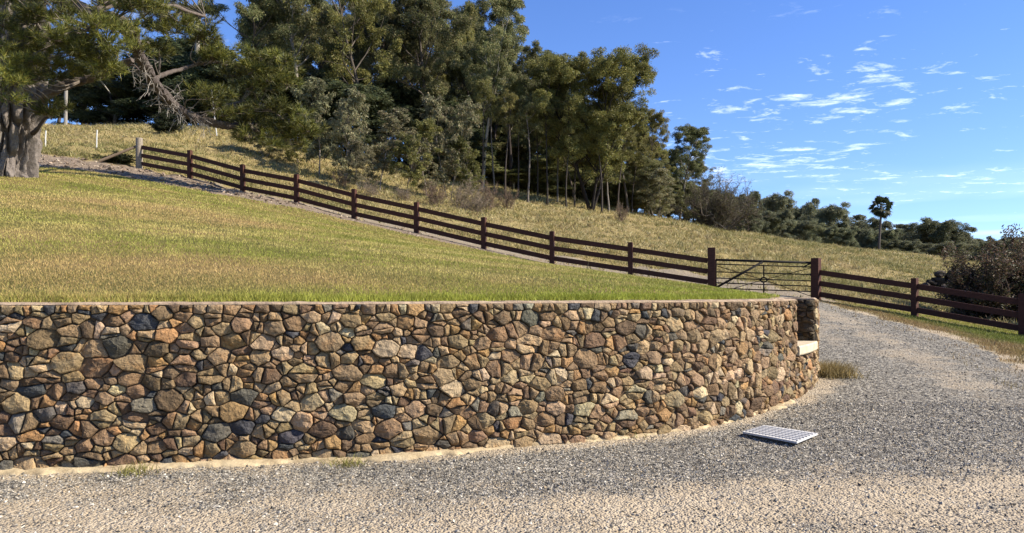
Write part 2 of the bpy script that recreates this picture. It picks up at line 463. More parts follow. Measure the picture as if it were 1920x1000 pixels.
TRK1 = np.array([(-9, 5.6), (-4, 5.5), (-1, 5.4), (1.2, 5.6), (3.2, 6.0), (5.0, 6.6), (9, 8)], float)
TRK2 = np.array([(9.0, 25.5), (9.0, 21.5), (8.3, 17.3), (7.2, 12.8), (6.5, 10.2), (6.1, 8), (6, 3)], float)
TRK3 = np.array([(7.9, 25.0), (7.5, 20.5), (6.9, 16.2)], float)
def sandmask(x, y):
    x = np.asarray(x, float).ravel(); y = np.asarray(y, float).ravel()
    nz = fbm(x * 1.4, y * 2.2, 21, 5) - .5
    d1, _ = sdist(x, y, TRK1); d2, _ = sdist(x, y, TRK2); d3, _ = sdist(x, y, TRK3)
    s1 = sst(1.9, -.15, np.maximum(d1, -d1 * .25) + nz * 2.4) * .9
    s2 = sst(.75, .05, np.abs(d2) + nz * 1.7) * .55 * sst(8.5, 12, y)
    s3 = sst(.5, .05, np.abs(d3) + nz * 1.5) * .45
    s4 = sst(.06, .34, nz) * .45
    # bare strip along the wall foot, to the right of the footing
    dP, iP = sdist(x, y, PB)
    s5 = sst(.5, .15, -dP + nz * .5) * (iP < N_WALL_SEG + 1) * .8
    return np.clip(np.maximum.reduce([s1, s2, s3, s4, s5]), 0, 1)

mk = masks(gx, gy, dP, iP, dF, dV)
# VG orientation: make 'verge' the +x side
if not masks(np.array([13.0]), np.array([20.0]))['verge'][0]:
    VG = VG[::-1].copy(); dV, _ = sdist(gx, gy, VG); mk = masks(gx, gy, dP, iP, dF, dV)
sand = sandmask(gx, gy)
gravelA = (mk['drive'] * (1 - sand * .95)) + mk['path'] * .55
dry = fbm(gx * .5, gy * .8, 40, 5)

m, n, out = new_mat('terrain')
g = n.a('ShaderNodeNewGeometry'); P = g.outputs['Position']
nz1 = n.noise(P, 3.0, 6, .7); nz2 = n.noise(P, 38.0, 4, .7); nz3 = n.noise(P, .45, 5, .6)
vo = n.a('ShaderNodeTexVoronoi', {'Vector': P, 'Scale': 52.0, 'Randomness': 1.0})
vo2 = n.a('ShaderNodeTexVoronoi', {'Vector': P, 'Scale': 24.0, 'Randomness': 1.0})
sepc = n.a('ShaderNodeSeparateColor', {0: vo.outputs['Color']}); sepc2 = n.a('ShaderNodeSeparateColor', {0: vo2.outputs['Color']})
rnd = n.mix(.5, sepc.outputs[0], sepc2.outputs[1])
grav = n.ramp(rnd, [(.12, (.042, .039, .033)), (.4, (.14, .128, .104)), (.62, (.24, .22, .178)), (.9, (.45, .41, .33))])
sandc = n.ramp(nz1, [(.3, (.33, .268, .18)), (.7, (.50, .42, .30))])
sandc = n.mix(n.mr(rnd, .13, .02, 0, .5), sandc, (.13, .115, .095, 1))
sandc = n.mix(n.mr(nz2, .35, .7, 0, .25), sandc, (.24, .185, .125, 1))
nzb = n.noise(P, .9, 5, .6, .6)
sandc = n.mix(n.mr(nzb, .48, .66, 0, .5), sandc, (.25, .205, .145, 1))
gmask = n.math('ADD', n.attr('gravel'), n.math('MULTIPLY', n.math('SUBTRACT', n.mix(.5, nz1, nz2), .5), 2.6))
drivec = n.mix(n.mr(gmask, .22, .78), sandc, grav)
soilc = n.ramp(n.mix(.5, nz1, nz2), [(.3, (.07, .052, .038)), (.52, (.21, .165, .12)), (.7, (.33, .27, .20))])
lawnc = n.ramp(n.attr('dry'), [(.3, (.11, .105, .026)), (.5, (.19, .155, .05)), (.7, (.22, .15, .065))])
lawnc = n.mix(n.mr(nz2, .3, .7, 0, .6), lawnc, (.10, .08, .03, 1))
hillc = n.ramp(nz3, [(.3, (.16, .13, .05)), (.5, (.30, .235, .10)), (.7, (.20, .155, .075))])
hillc = n.mix(n.mr(nz1, .4, .7, 0, .6), hillc, (.12, .095, .045, 1))
c = n.mix(n.attr('lawn'), hillc, lawnc)
c = n.mix(n.attr('soil'), c, soilc)
c = n.mix(n.attr('drive'), c, drivec)
hg = n.math('ADD', n.math('MULTIPLY', vo.outputs['Distance'], -1.0), n.math('ADD', n.math('MULTIPLY', vo2.outputs['Distance'], -1.2), n.math('MULTIPLY', nz2, .8)))
principled(n, out, c, .92, hg, .9, .02, .12)
M['terrain'] = m

def sub_terrain(name, fmask, label, cat):
    nr, ncl = shp
    I = np.arange(nr * ncl).reshape(shp)
    q = np.stack([I[:-1, :-1], I[:-1, 1:], I[1:, 1:], I[1:, :-1]], -1).reshape(-1, 4)
    q = q[fmask]
    used, inv = np.unique(q, return_inverse=True)
    me = bpy.data.meshes.new(name)
    V = np.stack([gx, gy, gz], 1)[used]
    me.vertices.add(len(V)); me.vertices.foreach_set('co', V.ravel().astype(np.float32))
    me.loops.add(q.size); me.loops.foreach_set('vertex_index', inv.ravel().astype(np.int32))
    me.polygons.add(len(q)); me.polygons.foreach_set('loop_start', (np.arange(len(q)) * 4).astype(np.int32))
    me.polygons.foreach_set('use_smooth', np.ones(len(q), bool))
    for an, arr in (('gravel', gravelA), ('lawn', (mk['lawn'] | mk['verge']).astype(float)), ('soil', np.maximum(mk['soil'] * 1.0, mk['path'] * .8)), ('drive', np.maximum.reduce([mk['drive'] * 1.0, mk['path'] * .5, mk['verge'] * sst(.75, -.1, dV + (fbm(gx * 1.7, gy * 1.7, 23) - .5) * 1.2)])), ('dry', dry)):
        at = me.attributes.new(an, 'FLOAT', 'POINT'); at.data.foreach_set('value', arr[used].astype(np.float32))
    me.update(calc_edges=True); me.materials.append(M['terrain'])
    o = bpy.data.objects.new(name, me); COL.objects.link(o)
    return tag(o, label, cat, kind='structure')

fq = lambda a: np.asarray(a).reshape(shp)[:-1, :-1].ravel()
f_lawn = fq(mk['lawn'] | mk['soil']); f_drive = fq(mk['drive']); f_verge = fq(mk['verge']); f_hill = ~(f_lawn | f_drive | f_verge)
sub_terrain('lawn', f_lawn, 'sloping mown lawn above the stone wall', 'lawn')
sub_terrain('gravel_driveway', f_drive, 'grey gravel and sand driveway round the wall', 'driveway')
sub_terrain('grass_verge', f_verge, 'short green verge along the brown fence beside the driveway', 'verge')
sub_terrain('hillside', f_hill, 'rough straw coloured paddock rising beyond the fence', 'hillside')

# ------------------------------------------------------------------ stone wall
TOPZ = 1.485
S_N1, S_N2 = s_of_px(1493), s_of_px(1527.2)
SLAB_B, SLAB_T = .70, .845
S0, S1 = .05, WLEN - .02
TH = .46
rng = random.Random(11); nrg = np.random.RandomState(5)
AN = 1.42
PAL = [((.185, .122, .064), 30), ((.245, .168, .088), 28), ((.30, .212, .115), 20), ((.255, .152, .064), 10), ((.30, .175, .075), 2), ((.38, .29, .17), 8), ((.125, .08, .044), 16), ((.052, .052, .053), 5), ((.085, .076, .06), 4), ((.17, .148, .108), 3)]
PW = [p[1] for p in PAL]
def stone_col():
    c = rng.choices(PAL, PW)[0][0]; k = rng.uniform(.76, 1.18)
    return [min(.8, q * k * rng.uniform(.94, 1.06)) for q in c]

def seeds_for(L, z0, z1, big=True, dens=1.0):
    """variable-size packing in (s, z*AN); returns list (s, z*AN, r)"""
    out = []; cell = .2; gridd = {}
    def ok(x, y, r):
        ci, cj = int(x / cell), int(y / cell)
        for i in range(ci - 2, ci + 3):
            for j in range(cj - 2, cj + 3):
                for (a, b, q) in gridd.get((i, j), ()):
                    if (a - x) ** 2 + (b - y) ** 2 < ((q + r) * .87) ** 2: return False
        return True
    def put(x, y, r):
        out.append((x, y, r)); gridd.setdefault((int(x / cell), int(y / cell)), []).append((x, y, r))
    Z0, Z1 = z0 * AN, z1 * AN
    if big:
        x = .1
        while x < L:
            r = rng.uniform(.085, .15); y = Z0 + .1 * AN + r * .75 + rng.uniform(-.01, .03)
            if ok(x, y, r): put(x, y, r)
            x += r * rng.uniform(1.9, 2.3)
        x = .05
        while x < L:
            r = rng.uniform(.04, .075); y = Z1 - r * .8
            if ok(x, y, r): put(x, y, r)
            x += r * rng.uniform(1.8, 2.6)
    area = L * (Z1 - Z0)
    for r0, r1, k in ((.115, .145, 2.5), (.088, .115, 26), (.066, .088, 75), (.047, .066, 120), (.032, .044, 90), (.021, .029, 40)):
        for _ in range(int(area * k * dens)):
            x, y, r = rng.uniform(0, L), rng.uniform(Z0, Z1), rng.uniform(r0, r1)
            if ok(x, y, r): put(x, y, r)
    return out

def clip(poly, a, b, c):
    """keep a*x+b*y<=c"""
    o = []
    for i in range(len(poly)):
        p, q = poly[i], poly[(i + 1) % len(poly)]
        dp, dq = a * p[0] + b * p[1] - c, a * q[0] + b * q[1] - c
        if dp <= 0: o.append(p)
        if (dp < 0) != (dq < 0) and dp != dq:
            t = dp / (dp - dq); o.append((p[0] + (q[0] - p[0]) * t, p[1] + (q[1] - p[1]) * t))
    return o

def cells(seeds, L, z0, z1):
    S = np.array(seeds); res = []
    for i, (x, y, r) in enumerate(seeds):
        d2 = (S[:, 0] - x) ** 2 + (S[:, 1] - y) ** 2
        nb = np.argsort(d2)[1:36]
        m = .5
        poly = [(max(0, x - m), max(z0 * AN, y - m)), (min(L, x + m), max(z0 * AN, y - m)), (min(L, x + m), min(z1 * AN, y + m)), (max(0, x - m), min(z1 * AN, y + m))]
        for j in nb:
            bx, by, br = seeds[j]
            poly = clip(poly, 2 * (bx - x), 2 * (by - y), bx * bx + by * by - x * x - y * y + r * r - br * br)
            if len(poly) < 3: break
        if len(poly) < 3: continue
        polys = [poly]
        if r > .045 and rng.random() < .48:
            a = rng.choice((rng.uniform(1.3, 1.85), rng.uniform(-.3, .3), rng.uniform(-.3, .3)))
            ca, sa = math.cos(a), math.sin(a); c_ = np.mean(np.array(poly), 0); k_ = ca * c_[0] + sa * c_[1] + rng.uniform(-.25, .25) * r
            polys = [clip(poly, ca, sa, k_), clip(poly, -ca, -sa, -k_)]
        for pl in polys:
            if len(pl) >= 3:
                c_ = np.mean(np.array(pl), 0)
                res.append((c_[0], c_[1] / AN, [(p[0], p[1] / AN) for p in pl], r))
    return res

def stone(mb, poly, fmap, h, gap, colr):
    """one rough stone face from its outline; fmap(s, z, h) -> world"""
    P = np.array(poly); c0 = P.mean(0)
    # corner rounding: cut each corner
    Q = []
    for i in range(len(P)):
        a, b, c = P[i - 1], P[i], P[(i + 1) % len(P)]
        la, lc = np.linalg.norm(a - b), np.linalg.norm(c - b)
        if la < 1e-4 or lc < 1e-4: continue
        k = rng.uniform(.02, .15)
        ca = min(k * la, .013); cc_ = min(k * lc, .013)
        Q.append(b + (a - b) / la * ca); Q.append(b * .5 + .25 * (b + (a - b) / la * ca) + .25 * (b + (c - b) / lc * cc_)); Q.append(b + (c - b) / lc * cc_)
    if len(Q) < 6: return
    Q = np.array(Q); A = []
    for i in range(len(Q)):
        p, q = Q[i], Q[(i + 1) % len(Q)]; l = np.linalg.norm(q - p); k = max(1, int(l / .026))
        for t in range(k): A.append(p + (q - p) * t / k)
    A = np.array(A); nA = len(A)
    if nA < 5: return
    c0 = A.mean(0); ext_ = A - c0; dist = np.linalg.norm(ext_, axis=1); rad = dist.mean()
    if rad < gap * 1.5 + .004: return
    seed = rng.uniform(0, 100)
    wob = np.array([mnoise.noise(Vector((p[0] * 22, p[1] * 22, seed))) for p in A]) * min(.010, rad * .11)
    def ring(ins):
        d = np.maximum(dist - ins, dist * .08)
        return c0 + ext_ / dist[:, None] * (d + wob * (1 if ins < rad * .5 else .3))[:, None]
    tl = (rng.uniform(-.24, .24), rng.uniform(-.26, .16)); rings = []
    edge = min(.011, rad * .18)
    # two or three random cleavage facets per stone
    fac = [(rng.uniform(0, 6.28), rng.uniform(.05, .6) * rad, rng.uniform(.2, .65)) for _ in range(rng.choice((1, 2, 2, 3)))]
    for ins, hh, na in ((gap * .4, -.035, 0), (gap, h * .40, .003), (gap + edge * .30, h * .80, .007), (gap + edge * 1.2, h * .97, .011), (rad * .45, h * 1.05, .014), (rad * .72, h * 1.08, .012)):
        B = ring(ins); hz = np.full(nA, hh)
        if na:
            hz = hz + np.array([mnoise.noise(Vector((p[0] * 11 + seed, p[1] * 11, seed))) + .5 * mnoise.noise(Vector((p[0] * 26, p[1] * 26 + seed, 3))) for p in B]) * na * min(1, rad / .05)
            k = hh / max(h, 1e-3); k = max(0, k)
            hz = hz + ((B - c0) @ np.array(tl)) * k
            for fa, fo, fs in fac:
                pr = (B - c0) @ np.array((math.cos(fa), math.sin(fa))) - fo
                hz = hz - np.maximum(pr, 0) * fs * min(k, 1)
            hz = np.maximum(hz, -.03 + .02 * k)
        rings.append(np.column_stack([B, hz]))
    cen = np.array([[c0[0], c0[1], h * 1.08]])
    V = np.concatenate(rings + [cen]); nr = len(rings)
    Wd = fmap(V[:, 0], V[:, 1], V[:, 2])
    i = np.arange(nr - 1)[:, None] * nA; j = np.arange(nA)[None]; j2 = (j + 1) % nA
    q = np.stack([i + j, i + j2, i + nA + j2, i + nA + j], -1).reshape(-1, 4)
    tri = [((nr - 1) * nA + a, (nr - 1) * nA + (a + 1) % nA, nr * nA) for a in range(nA)]
    mb.addn(Wd, [tuple(t) for t in q] + tri, colr)

def front_map(s, z, h):
    x, y, tx, ty = wall_at(s)
    return np.column_stack([x + ty * h, y - tx * h, z])
def plane_map(o, t, nn):
    o, t, nn = [np.array(q, float) for q in (o, t, nn)]
    return lambda s, z, h: o[None] + np.asarray(s)[:, None] * t[None] + np.asarray(h)[:, None] * nn[None] + np.column_stack([0 * np.asarray(z), 0 * np.asarray(z), z])

wall = thing('stone_retaining_wall', 'curved dry brown fieldstone retaining wall holding up the lawn', 'stone wall', (float(WALL[60][0]), float(WALL[60][1]), 0))
off = np.array(wall.location)
mb = MB()
sd_ = seeds_for(S1, -.16, TOPZ)
for x, z, poly, r in cells(sd_, S1, -.16, TOPZ):
    if poly is None: continue
    in_n = S_N1 < x < S_N2
    if in_n and z > SLAB_B: continue
    if x <= S_N1 and z > SLAB_B - .02: poly = clip(poly, 1, 0, S_N1 - .004)
    if x >= S_N2 and z > SLAB_B - .02: poly = clip(poly, -1, 0, -(S_N2 + .004))
    if in_n or (abs(x - S_N1) < .2 or abs(x - S_N2) < .2) and z <= SLAB_B: poly = clip(poly, 0, 1, SLAB_B - .004)
    if len(poly) < 3: continue
    a = np.array(poly)
    ar = .5 * abs(np.dot(a[:, 0], np.roll(a[:, 1], 1)) - np.dot(a[:, 1], np.roll(a[:, 0], 1)))
    if ar < .0006: continue
    gx_, gy_, _, _ = wall_at(x)
    stone(mb, poly, front_map, rng.uniform(.020, .044) * min(1.2, .6 + r * 6), rng.uniform(.003, .007), stone_col())
def panel(o, t, nn, L, z0, z1, dens=1.0, dark=1.0):
    fm = plane_map(o, t, nn)
    for x, z, poly, r in cells(seeds_for(L, z0, z1, False, dens), L, z0, z1):
        if poly is not None and len(poly) >= 3: stone(mb, poly, fm, rng.uniform(.02, .04), rng.uniform(.004, .008), [q * dark for q in stone_col()])
def frame_at(s):
    x, y, tx, ty = wall_at(s)
    return np.array([x, y, 0.0]), np.array([tx, ty, 0.0]), np.array([ty, -tx, 0.0])
p1, t1, n1 = frame_at(S_N1); p2, t2, n2 = frame_at(S_N2); pe, te, ne = frame_at(S1)
panel(p2 + n2 * 0 - t2 * -.0, -n2, -t2, TH + .02, SLAB_T, TOPZ, 1.2, .34)       # far jamb (faces back along the wall), its shade put into darker stone colours
panel(p1 - n1 * TH, n1, t1, TH, SLAB_T, TOPZ, 1.2)                          # near jamb
pb0 = p1 - n1 * (TH + .0); pb1 = p2 - n2 * (TH + .0); tb = pb1 - pb0; Lb = np.linalg.norm(tb); tb /= Lb
panel(pb0 - n1 * 0 , tb, np.array([tb[1], -tb[0], 0]), Lb, SLAB_T, TOPZ)    # back of niche
panel(pe - te * 0, -ne, te, TH, -.1, TOPZ)                                  # end of wall
for v in mb.v: v -= off
mb.build('stonework', M['stone'], wall)
# mortar core
mb = MB()
def core(sa, sb, z0, z1, f0=-.012, f1=-TH - .10, k=None):
    ss = np.linspace(sa, sb, max(3, int((sb - sa) / .08)))
    x, y, tx, ty = wall_at(ss)
    rows = []
    for hh, zz_ in ((f0, z0), (f0, z1), (f1, z1), (f1, z0)):
        rows.append(np.column_stack([x + ty * hh, y - tx * hh, np.full_like(x, zz_)]))
    V = np.stack(rows, 1).reshape(-1, 3) - off; fs = []
    for i in range(len(ss) - 1):
        for j in range(4): fs.append((i * 4 + j, (i + 1) * 4 + j, (i + 1) * 4 + (j + 1) % 4, i * 4 + (j + 1) % 4))
    fs += [(0, 1, 2, 3), tuple((len(ss) - 1) * 4 + j for j in (3, 2, 1, 0))]
    mb.addn(V, fs)
core(S0, S_N1 - .012, -.3, TOPZ - .004); core(S_N1 - .010, S_N2 + .010, -.3, SLAB_B - .005); core(S_N2 + .012, S1 - .012, -.3, TOPZ - .004)
core(S_N1 - .009, S_N2 + .009, SLAB_B - .003, TOPZ - .006, -TH + .0 - .012, -TH - .28)
mb.build('mortar', M['mortar'], wall)
# pale capping bed
mb = MB()
def cap(sa, sb, z0, z1, f0, f1):
    ss = np.linspace(sa, sb, max(3, int((sb - sa) / .035)))
    x, y, tx, ty = wall_at(ss)
    e0 = f0 + (fbm(ss * 9, ss * 0, 3) - .5) * .035; dz = (fbm(ss * 5, ss * 0 + 4, 8) - .5) * .018 + (fbm(ss * 30, ss * 0 + 4, 18) - .5) * .012
    rows = [np.column_stack([x + ty * a, y - tx * a, b]) for a, b in ((e0, z0 + 0 * ss), (e0 - .004, z1 - .012 + dz), (e0 - .03, z1 + dz), (f1 + 0 * ss, z1 + dz * .5), (f1 + 0 * ss, z0 + 0 * ss))]
    V = np.stack(rows, 1).reshape(-1, 3) - off; k = 5; fs = []
    for i in range(len(ss) - 1):
        for j in range(k): fs.append((i * k + j, (i + 1) * k + j, (i + 1) * k + (j + 1) % k, i * k + (j + 1) % k))
    fs += [(0, 1, 2, 3, 4), tuple((len(ss) - 1) * k + j for j in (4, 3, 2, 1, 0))]
    mb.addn(V, fs)
cap(S0, S_N1 - .003, TOPZ - .001, TOPZ + .020, .004, -TH - .08); cap(S_N2 + .003, S1, TOPZ - .001, TOPZ + .020, .006, -TH - .08)
cap(S_N1 + .002, S_N2 - .002, TOPZ - .001, TOPZ + .026, -TH + .02, -TH - .26)
mb.build('coping', M['cap'], wall, smooth=False)
# seat slab in the niche
mb = MB()
ss = np.linspace(S_N1 + .006, S_N2 - .006, 9); x, y, tx, ty = wall_at(ss)
prof = [(.034, SLAB_B + .012), (.046, SLAB_B + .03), (.046, SLAB_T - .02), (.032, SLAB_T), (-TH - .004, SLAB_T), (-TH - .004, SLAB_B)]
V = np.stack([np.column_stack([x + ty * a, y - tx * a, 0 * x + b]) for a, b in prof], 1).reshape(-1, 3) - off
k = len(prof); fs = []
for i in range(len(ss) - 1):
    for j in range(k): fs.append((i * k + j, (i + 1) * k + j, (i + 1) * k + (j + 1) % k, i * k + (j + 1) % k))
fs += [tuple(range(k)), tuple((len(ss) - 1) * k + j for j in range(k))[::-1]]
mb.addn(V, fs); mb.build('seat_slab', M['slab'], wall)
# sandy concrete footing
mb = MB()
ss = np.linspace(S0, s_of_px(1480), 420); x, y, tx, ty = wall_at(ss)
gz_f = np.array(terrain(x + ty * .12, y - tx * .12, True))
wdt = np.interp(CX + F * x / y, [0, 300, 700, 1050, 1180, 1500], [.10, .13, .14, .10, .03, .07]) + (fbm(ss * 4, ss * 0, 71) - .5) * .16 + (fbm(ss * 19, ss * 0, 72) - .5) * .05
wdt = np.maximum(wdt * (.35 + .9 * sst(.36, .56, fbm(ss * 1.3, ss * 0, 88))), .02)
rows = []
for a, b in ((-.02, .035), (wdt * .35, .03), (wdt * .75, .02), (wdt, .0), (wdt * 1.05, -.12)):
    a = a + 0 * ss; rr = (fbm(ss * 7, a * 30, 55) - .5) * .028
    rows.append(np.column_stack([x + ty * a, y - tx * a, gz_f + b + rr]))
V = np.stack(rows, 1).reshape(-1, 3) - off; k = 5
fs = [(i * k + j, (i + 1) * k + j, (i + 1) * k + j + 1, i * k + j + 1) for i in range(len(ss) - 1) for j in range(k - 1)]
mb.addn(V, fs); mb.build('footing', M['footing'], wall, smooth=True)

# ------------------------------------------------------------------ gravel, clods
def rock_cloud(mb, pts, size, cols, rs, flat=.65):
    """many small angular stones: jittered octahedra"""
    nS = len(pts)
    base = np.array([(1, 0, 0), (-1, 0, 0), (0, 1, 0), (0, -1, 0), (0, 0, 1), (0, 0, -1)], float)
    V = base[None] * rs.uniform(.55, 1.15, (nS, 6, 1)) + rs.uniform(-.28, .28, (nS, 6, 3))
    a = rs.uniform(0, 6.283, nS); ca, sa = np.cos(a), np.sin(a); b = rs.normal(0, .5, nS); cb, sb = np.cos(b), np.sin(b)
    V *= (size[:, None] * np.stack([np.ones(nS), rs.uniform(.6, 1, nS), rs.uniform(flat * .7, flat * 1.2, nS)], 1))[:, None, :]
    x = V[..., 0] * cb[:, None] + V[..., 2] * sb[:, None]; z = -V[..., 0] * sb[:, None] + V[..., 2] * cb[:, None]
    y = V[..., 1]
    V = np.stack([x * ca[:, None] - y * sa[:, None], x * sa[:, None] + y * ca[:, None], z], -1) + pts[:, None, :]
    fc = np.array([(0, 2, 4), (2, 1, 4), (1, 3, 4), (3, 0, 4), (2, 0, 5), (1, 2, 5), (3, 1, 5), (0, 3, 5)])
    Fc = (np.arange(nS)[:, None, None] * 6 + fc[None]).reshape(-1, 3)
    mb.add(V.reshape(-1, 3), Fc, np.repeat(cols, 6, 0))

rs = np.random.RandomState(3)
def scatter_drive(nn, d0, d1, pw):
    D = d0 + (d1 - d0) * rs.rand(nn) ** pw; uu = rs.uniform(-.98, 1.06, nn); x = uu * D
    mm = masks(x, D); sm = sandmask(x, D)
    keep = (mm['drive'] & ((mm['dP'] < -.12) | ((mm['dP'] < -.05) & (rs.rand(nn) < .3)))) & (rs.rand(nn) < np.clip(1.06 - sm * .96, .07, 1))
    return x[keep], D[keep]
x1, y1 = scatter_drive(195000, 4.4, 10.5, 1.1); x2, y2 = scatter_drive(85000, 10, 23, 1.3)
x = np.concatenate([x1, x2]); y = np.concatenate([y1, y2]); z = terrain(x, y)
size = np.clip(rs.lognormal(-4.88, .38, len(x)), .004, .022) * np.interp(y, [5, 10, 22], [1, 1.15, 1.7])
tone = rs.choice(6, len(x), p=[.18, .24, .24, .16, .08, .10])
tc_ = np.array([(.055, .051, .044), (.14, .13, .108), (.25, .23, .19), (.36, .33, .27), (.50, .46, .375), (.30, .235, .15)])[tone] * rs.uniform(.8, 1.2, (len(x), 1))
mb = MB(); rock_cloud(mb, np.column_stack([x, y, z + size * .25]), size, tc_, rs)
tag(mb.build('gravel', M['pebble']), 'loose blue grey gravel stones scattered over the driveway', 'gravel', kind='stuff')

nn = 9000
x = rs.uniform(-27, 6, nn); y = rs.uniform(24, 37, nn); mm = masks(x, y); kp = mm['soil']
x, y = x[kp], y[kp]; z = terrain(x, y); size = np.clip(rs.lognormal(-3.1, .55, len(x)), .02, .16) * np.interp(x, [-12, -2], [1, .55])
tc_ = np.array([(.26, .20, .15), (.17, .125, .09), (.36, .30, .23), (.10, .075, .055)])[rs.randint(0, 4, len(x))] * rs.uniform(.8, 1.2, (len(x), 1))
mb = MB(); rock_cloud(mb, np.column_stack([x, y, z + size * .2]), size, tc_, rs, .5)
tag(mb.build('rubble', M['clod']), 'pale clods and bark litter on the bare soil below the fence', 'soil clods', kind='stuff')

# ------------------------------------------------------------------ grass blades
def blades(mb, x, y, z, h, w, cols, rs, lean=.45):
    nB = len(x); a = rs.uniform(0, 6.283, nB); l = rs.normal(0, lean, (nB, 2)) * h[:, None]
    dx, dy = np.cos(a) * w / 2, np.sin(a) * w / 2
    A = np.column_stack([x - dx, y - dy, z - .01]); B = np.column_stack([x + dx, y + dy, z - .01])
    C = np.column_stack([x + l[:, 0] , y + l[:, 1], z + h])
    V = np.stack([A, B, C], 1).reshape(-1, 3)
    mb.add(V, np.arange(nB * 3).reshape(-1, 3), np.repeat(cols, 3, 0))

def lawn_cols(x, y, rs):
    p = fbm(x * .30 + y * .12, y * .75, 40, 5) * .5 + fbm(x * 1.1, y * 1.6, 43, 4) * .3 + fbm(x * 3.2, y * 4.2, 44, 3) * .2
    d, _ = sdist(x, y, PB)
    # greener next to the wall, a scorched patch behind the left end of the wall
    p = p - .22 * sst(2.4, .5, d) * sst(-4.5, -1.5, x) - .05 * sst(-2, 3, x)
    brown = sst(2.3, .6, np.hypot((x + 4.3) / 2.4, (y - 9.0) / 1.0)) * .8
    brown = np.maximum(brown, .6 * sst(1.6, .5, np.hypot((x + 8.5) / 3.2, (y - 17.5) / 2.6)))
    t = np.clip((p - .425) / .20 + rs.normal(0, .20, len(x)), 0, 1)[:, None]
    gr = np.array((.165, .174, .032)); st = np.array((.315, .262, .088)); br = np.array((.295, .20, .085))
    c = gr * (1 - t) + st * t
    brown = np.maximum(brown, .40 * sst(.35, .6, fbm(x * .9, y * 1.1, 19, 3)) * sst(.8, 1.2, d) * sst(3.2, 1.8, d) * sst(1.5, -1, x))
    b = np.clip(brown + rs.normal(0, .25, len(x)) * (brown > .05) + .35 * sst(.55, .72, fbm(x * .5, y * .5, 66, 4)), 0, .9)[:, None]
    c = c * (1 - b) + br * b
    gs = (sst(1.9, .75, d + (fbm(x * 1.5, y * 1.5, 7) - .5) * .5) * sst(-4.2, -2.0, x) * .72)[:, None]
    c = c * (1 - gs) + np.array((.20, .225, .028)) * gs
    mot = .80 + .55 * fbm(x * 2.2 + 5, y * 3.4, 91, 4)
    return c * (rs.uniform(.72, 1.30, len(x)) * mot * 1.27)[:, None]

rs = np.random.RandomState(8)
nB = 450000
D = np.exp(rs.uniform(math.log(6.6), math.log(34), nB)); x = rs.uniform(-.98, .72, nB) * D
mm = masks(x, D); kp = mm['lawn'] & (mm['dP'] > .38)
# thin ragged edge above the coping
kp2 = mm['lawn'] & (mm['dP'] > .56)
kp = kp2
x, y = x[kp], D[kp]; z = terrain(x, y)
hh = (rs.uniform(.6, 1.3, len(x)) * np.interp(y, [7, 12, 34], [.024, .030, .046])); ww = np.interp(y, [7, 12, 34], [.008, .013, .036]) * rs.uniform(.7, 1.3, len(x))
mb = MB(); blades(mb, x, y, z, hh, ww, lawn_cols(x, y, rs), rs)
# taller fringe spilling along the top of the wall
nf = 26000; s_ = rs.uniform(S0, S_N1 + .2, nf); dd = np.where(rs.rand(nf) < .13, rs.uniform(.33, .54, nf), .50 + np.abs(rs.normal(0, .13, nf))); wx, wy, tx, ty = wall_at(s_)
x = wx - ty * dd; y = wy + tx * dd; z = np.maximum(terrain(x, y), TOPZ + .022)
mb2 = lawn_cols(x, y, rs)
blades(mb, x, y, z, rs.uniform(.02, .065, nf), rs.uniform(.006, .011, nf), mb2, rs, .5)
tag(mb.build('lawn_grass', M['grass']), 'short mown yellow green grass on the sloping lawn', 'grass', kind='stuff')

nB = 170000
D = np.exp(rs.uniform(math.log(10), math.log(27), nB)); x = D * rs.uniform(.33, 1.08, nB)
mm = masks(x, D); kp = (mm['verge'] & (rs.rand(nB) < sst(-.2, .9, mm['dV'] + (fbm(x * 1.7, D * 1.7, 23) - .5) * 1.2) + .04)) | (mm['drive'] & (mm['dV'] > -.9) & (rs.rand(nB) < .12 * sst(.45, .7, fbm(x * 2.1, D * 2.1, 24))))
x, y = x[kp], D[kp]; z = terrain(x, y); dv = np.abs(mm['dV'][kp])
c = lawn_cols(x, y, rs); t = sst(.3, 2.2, dv + (fbm(x, y, 4) - .5) * 2)[:, None]
c = c * .0 + (np.array((.13, .155, .03)) * t + np.array((.26, .18, .085)) * (1 - t)) * rs.uniform(.7, 1.3, (len(x), 1))
mb = MB(); blades(mb, x, y, z, rs.uniform(.03, .07, len(x)), np.interp(y, [10, 27], [.011, .03]) * rs.uniform(.7, 1.3, len(x)), c, rs)
tag(mb.build('verge_grass', M['grass']), 'short green grass of the verge beside the right fence', 'grass', kind='stuff')

# tussocky paddock
nT = 74000
D = np.exp(rs.uniform(math.log(26), math.log(112), nT)); x = rs.uniform(-.90, .90, nT) * D
mm = masks(x, D); kp = mm['hill'] & (np.abs(mm['dF']) > .3); kp |= mm['path'] & (rs.rand(nT) < .05)
x, y = x[kp], D[kp]; nt = len(x); K = 7
tn = fbm(x * .35, y * .35, 90, 4); th = np.interp(y, [26, 60, 110], [.15, .21, .27]) * rs.uniform(.35, 1.5, nt) * np.clip(.1 + tn * 1.8, .2, 1.6)
cbase = np.array([(.36, .295, .125), (.44, .375, .195), (.26, .235, .09), (.16, .155, .05), (.24, .18, .085)])[rs.choice(5, nt, p=[.38, .2, .2, .12, .10])]
gmix = sst(.5, .68, fbm(x * .12 + 3, y * .12, 14, 4))[:, None]; cbase = cbase * (1 - .6 * gmix) + np.array((.14, .15, .045)) * .6 * gmix
X = np.repeat(x, K) + rs.normal(0, .12, nt * K) * np.repeat(np.interp(y, [26, 110], [1, 2]), K); Y = np.repeat(y, K) + rs.normal(0, .12, nt * K)
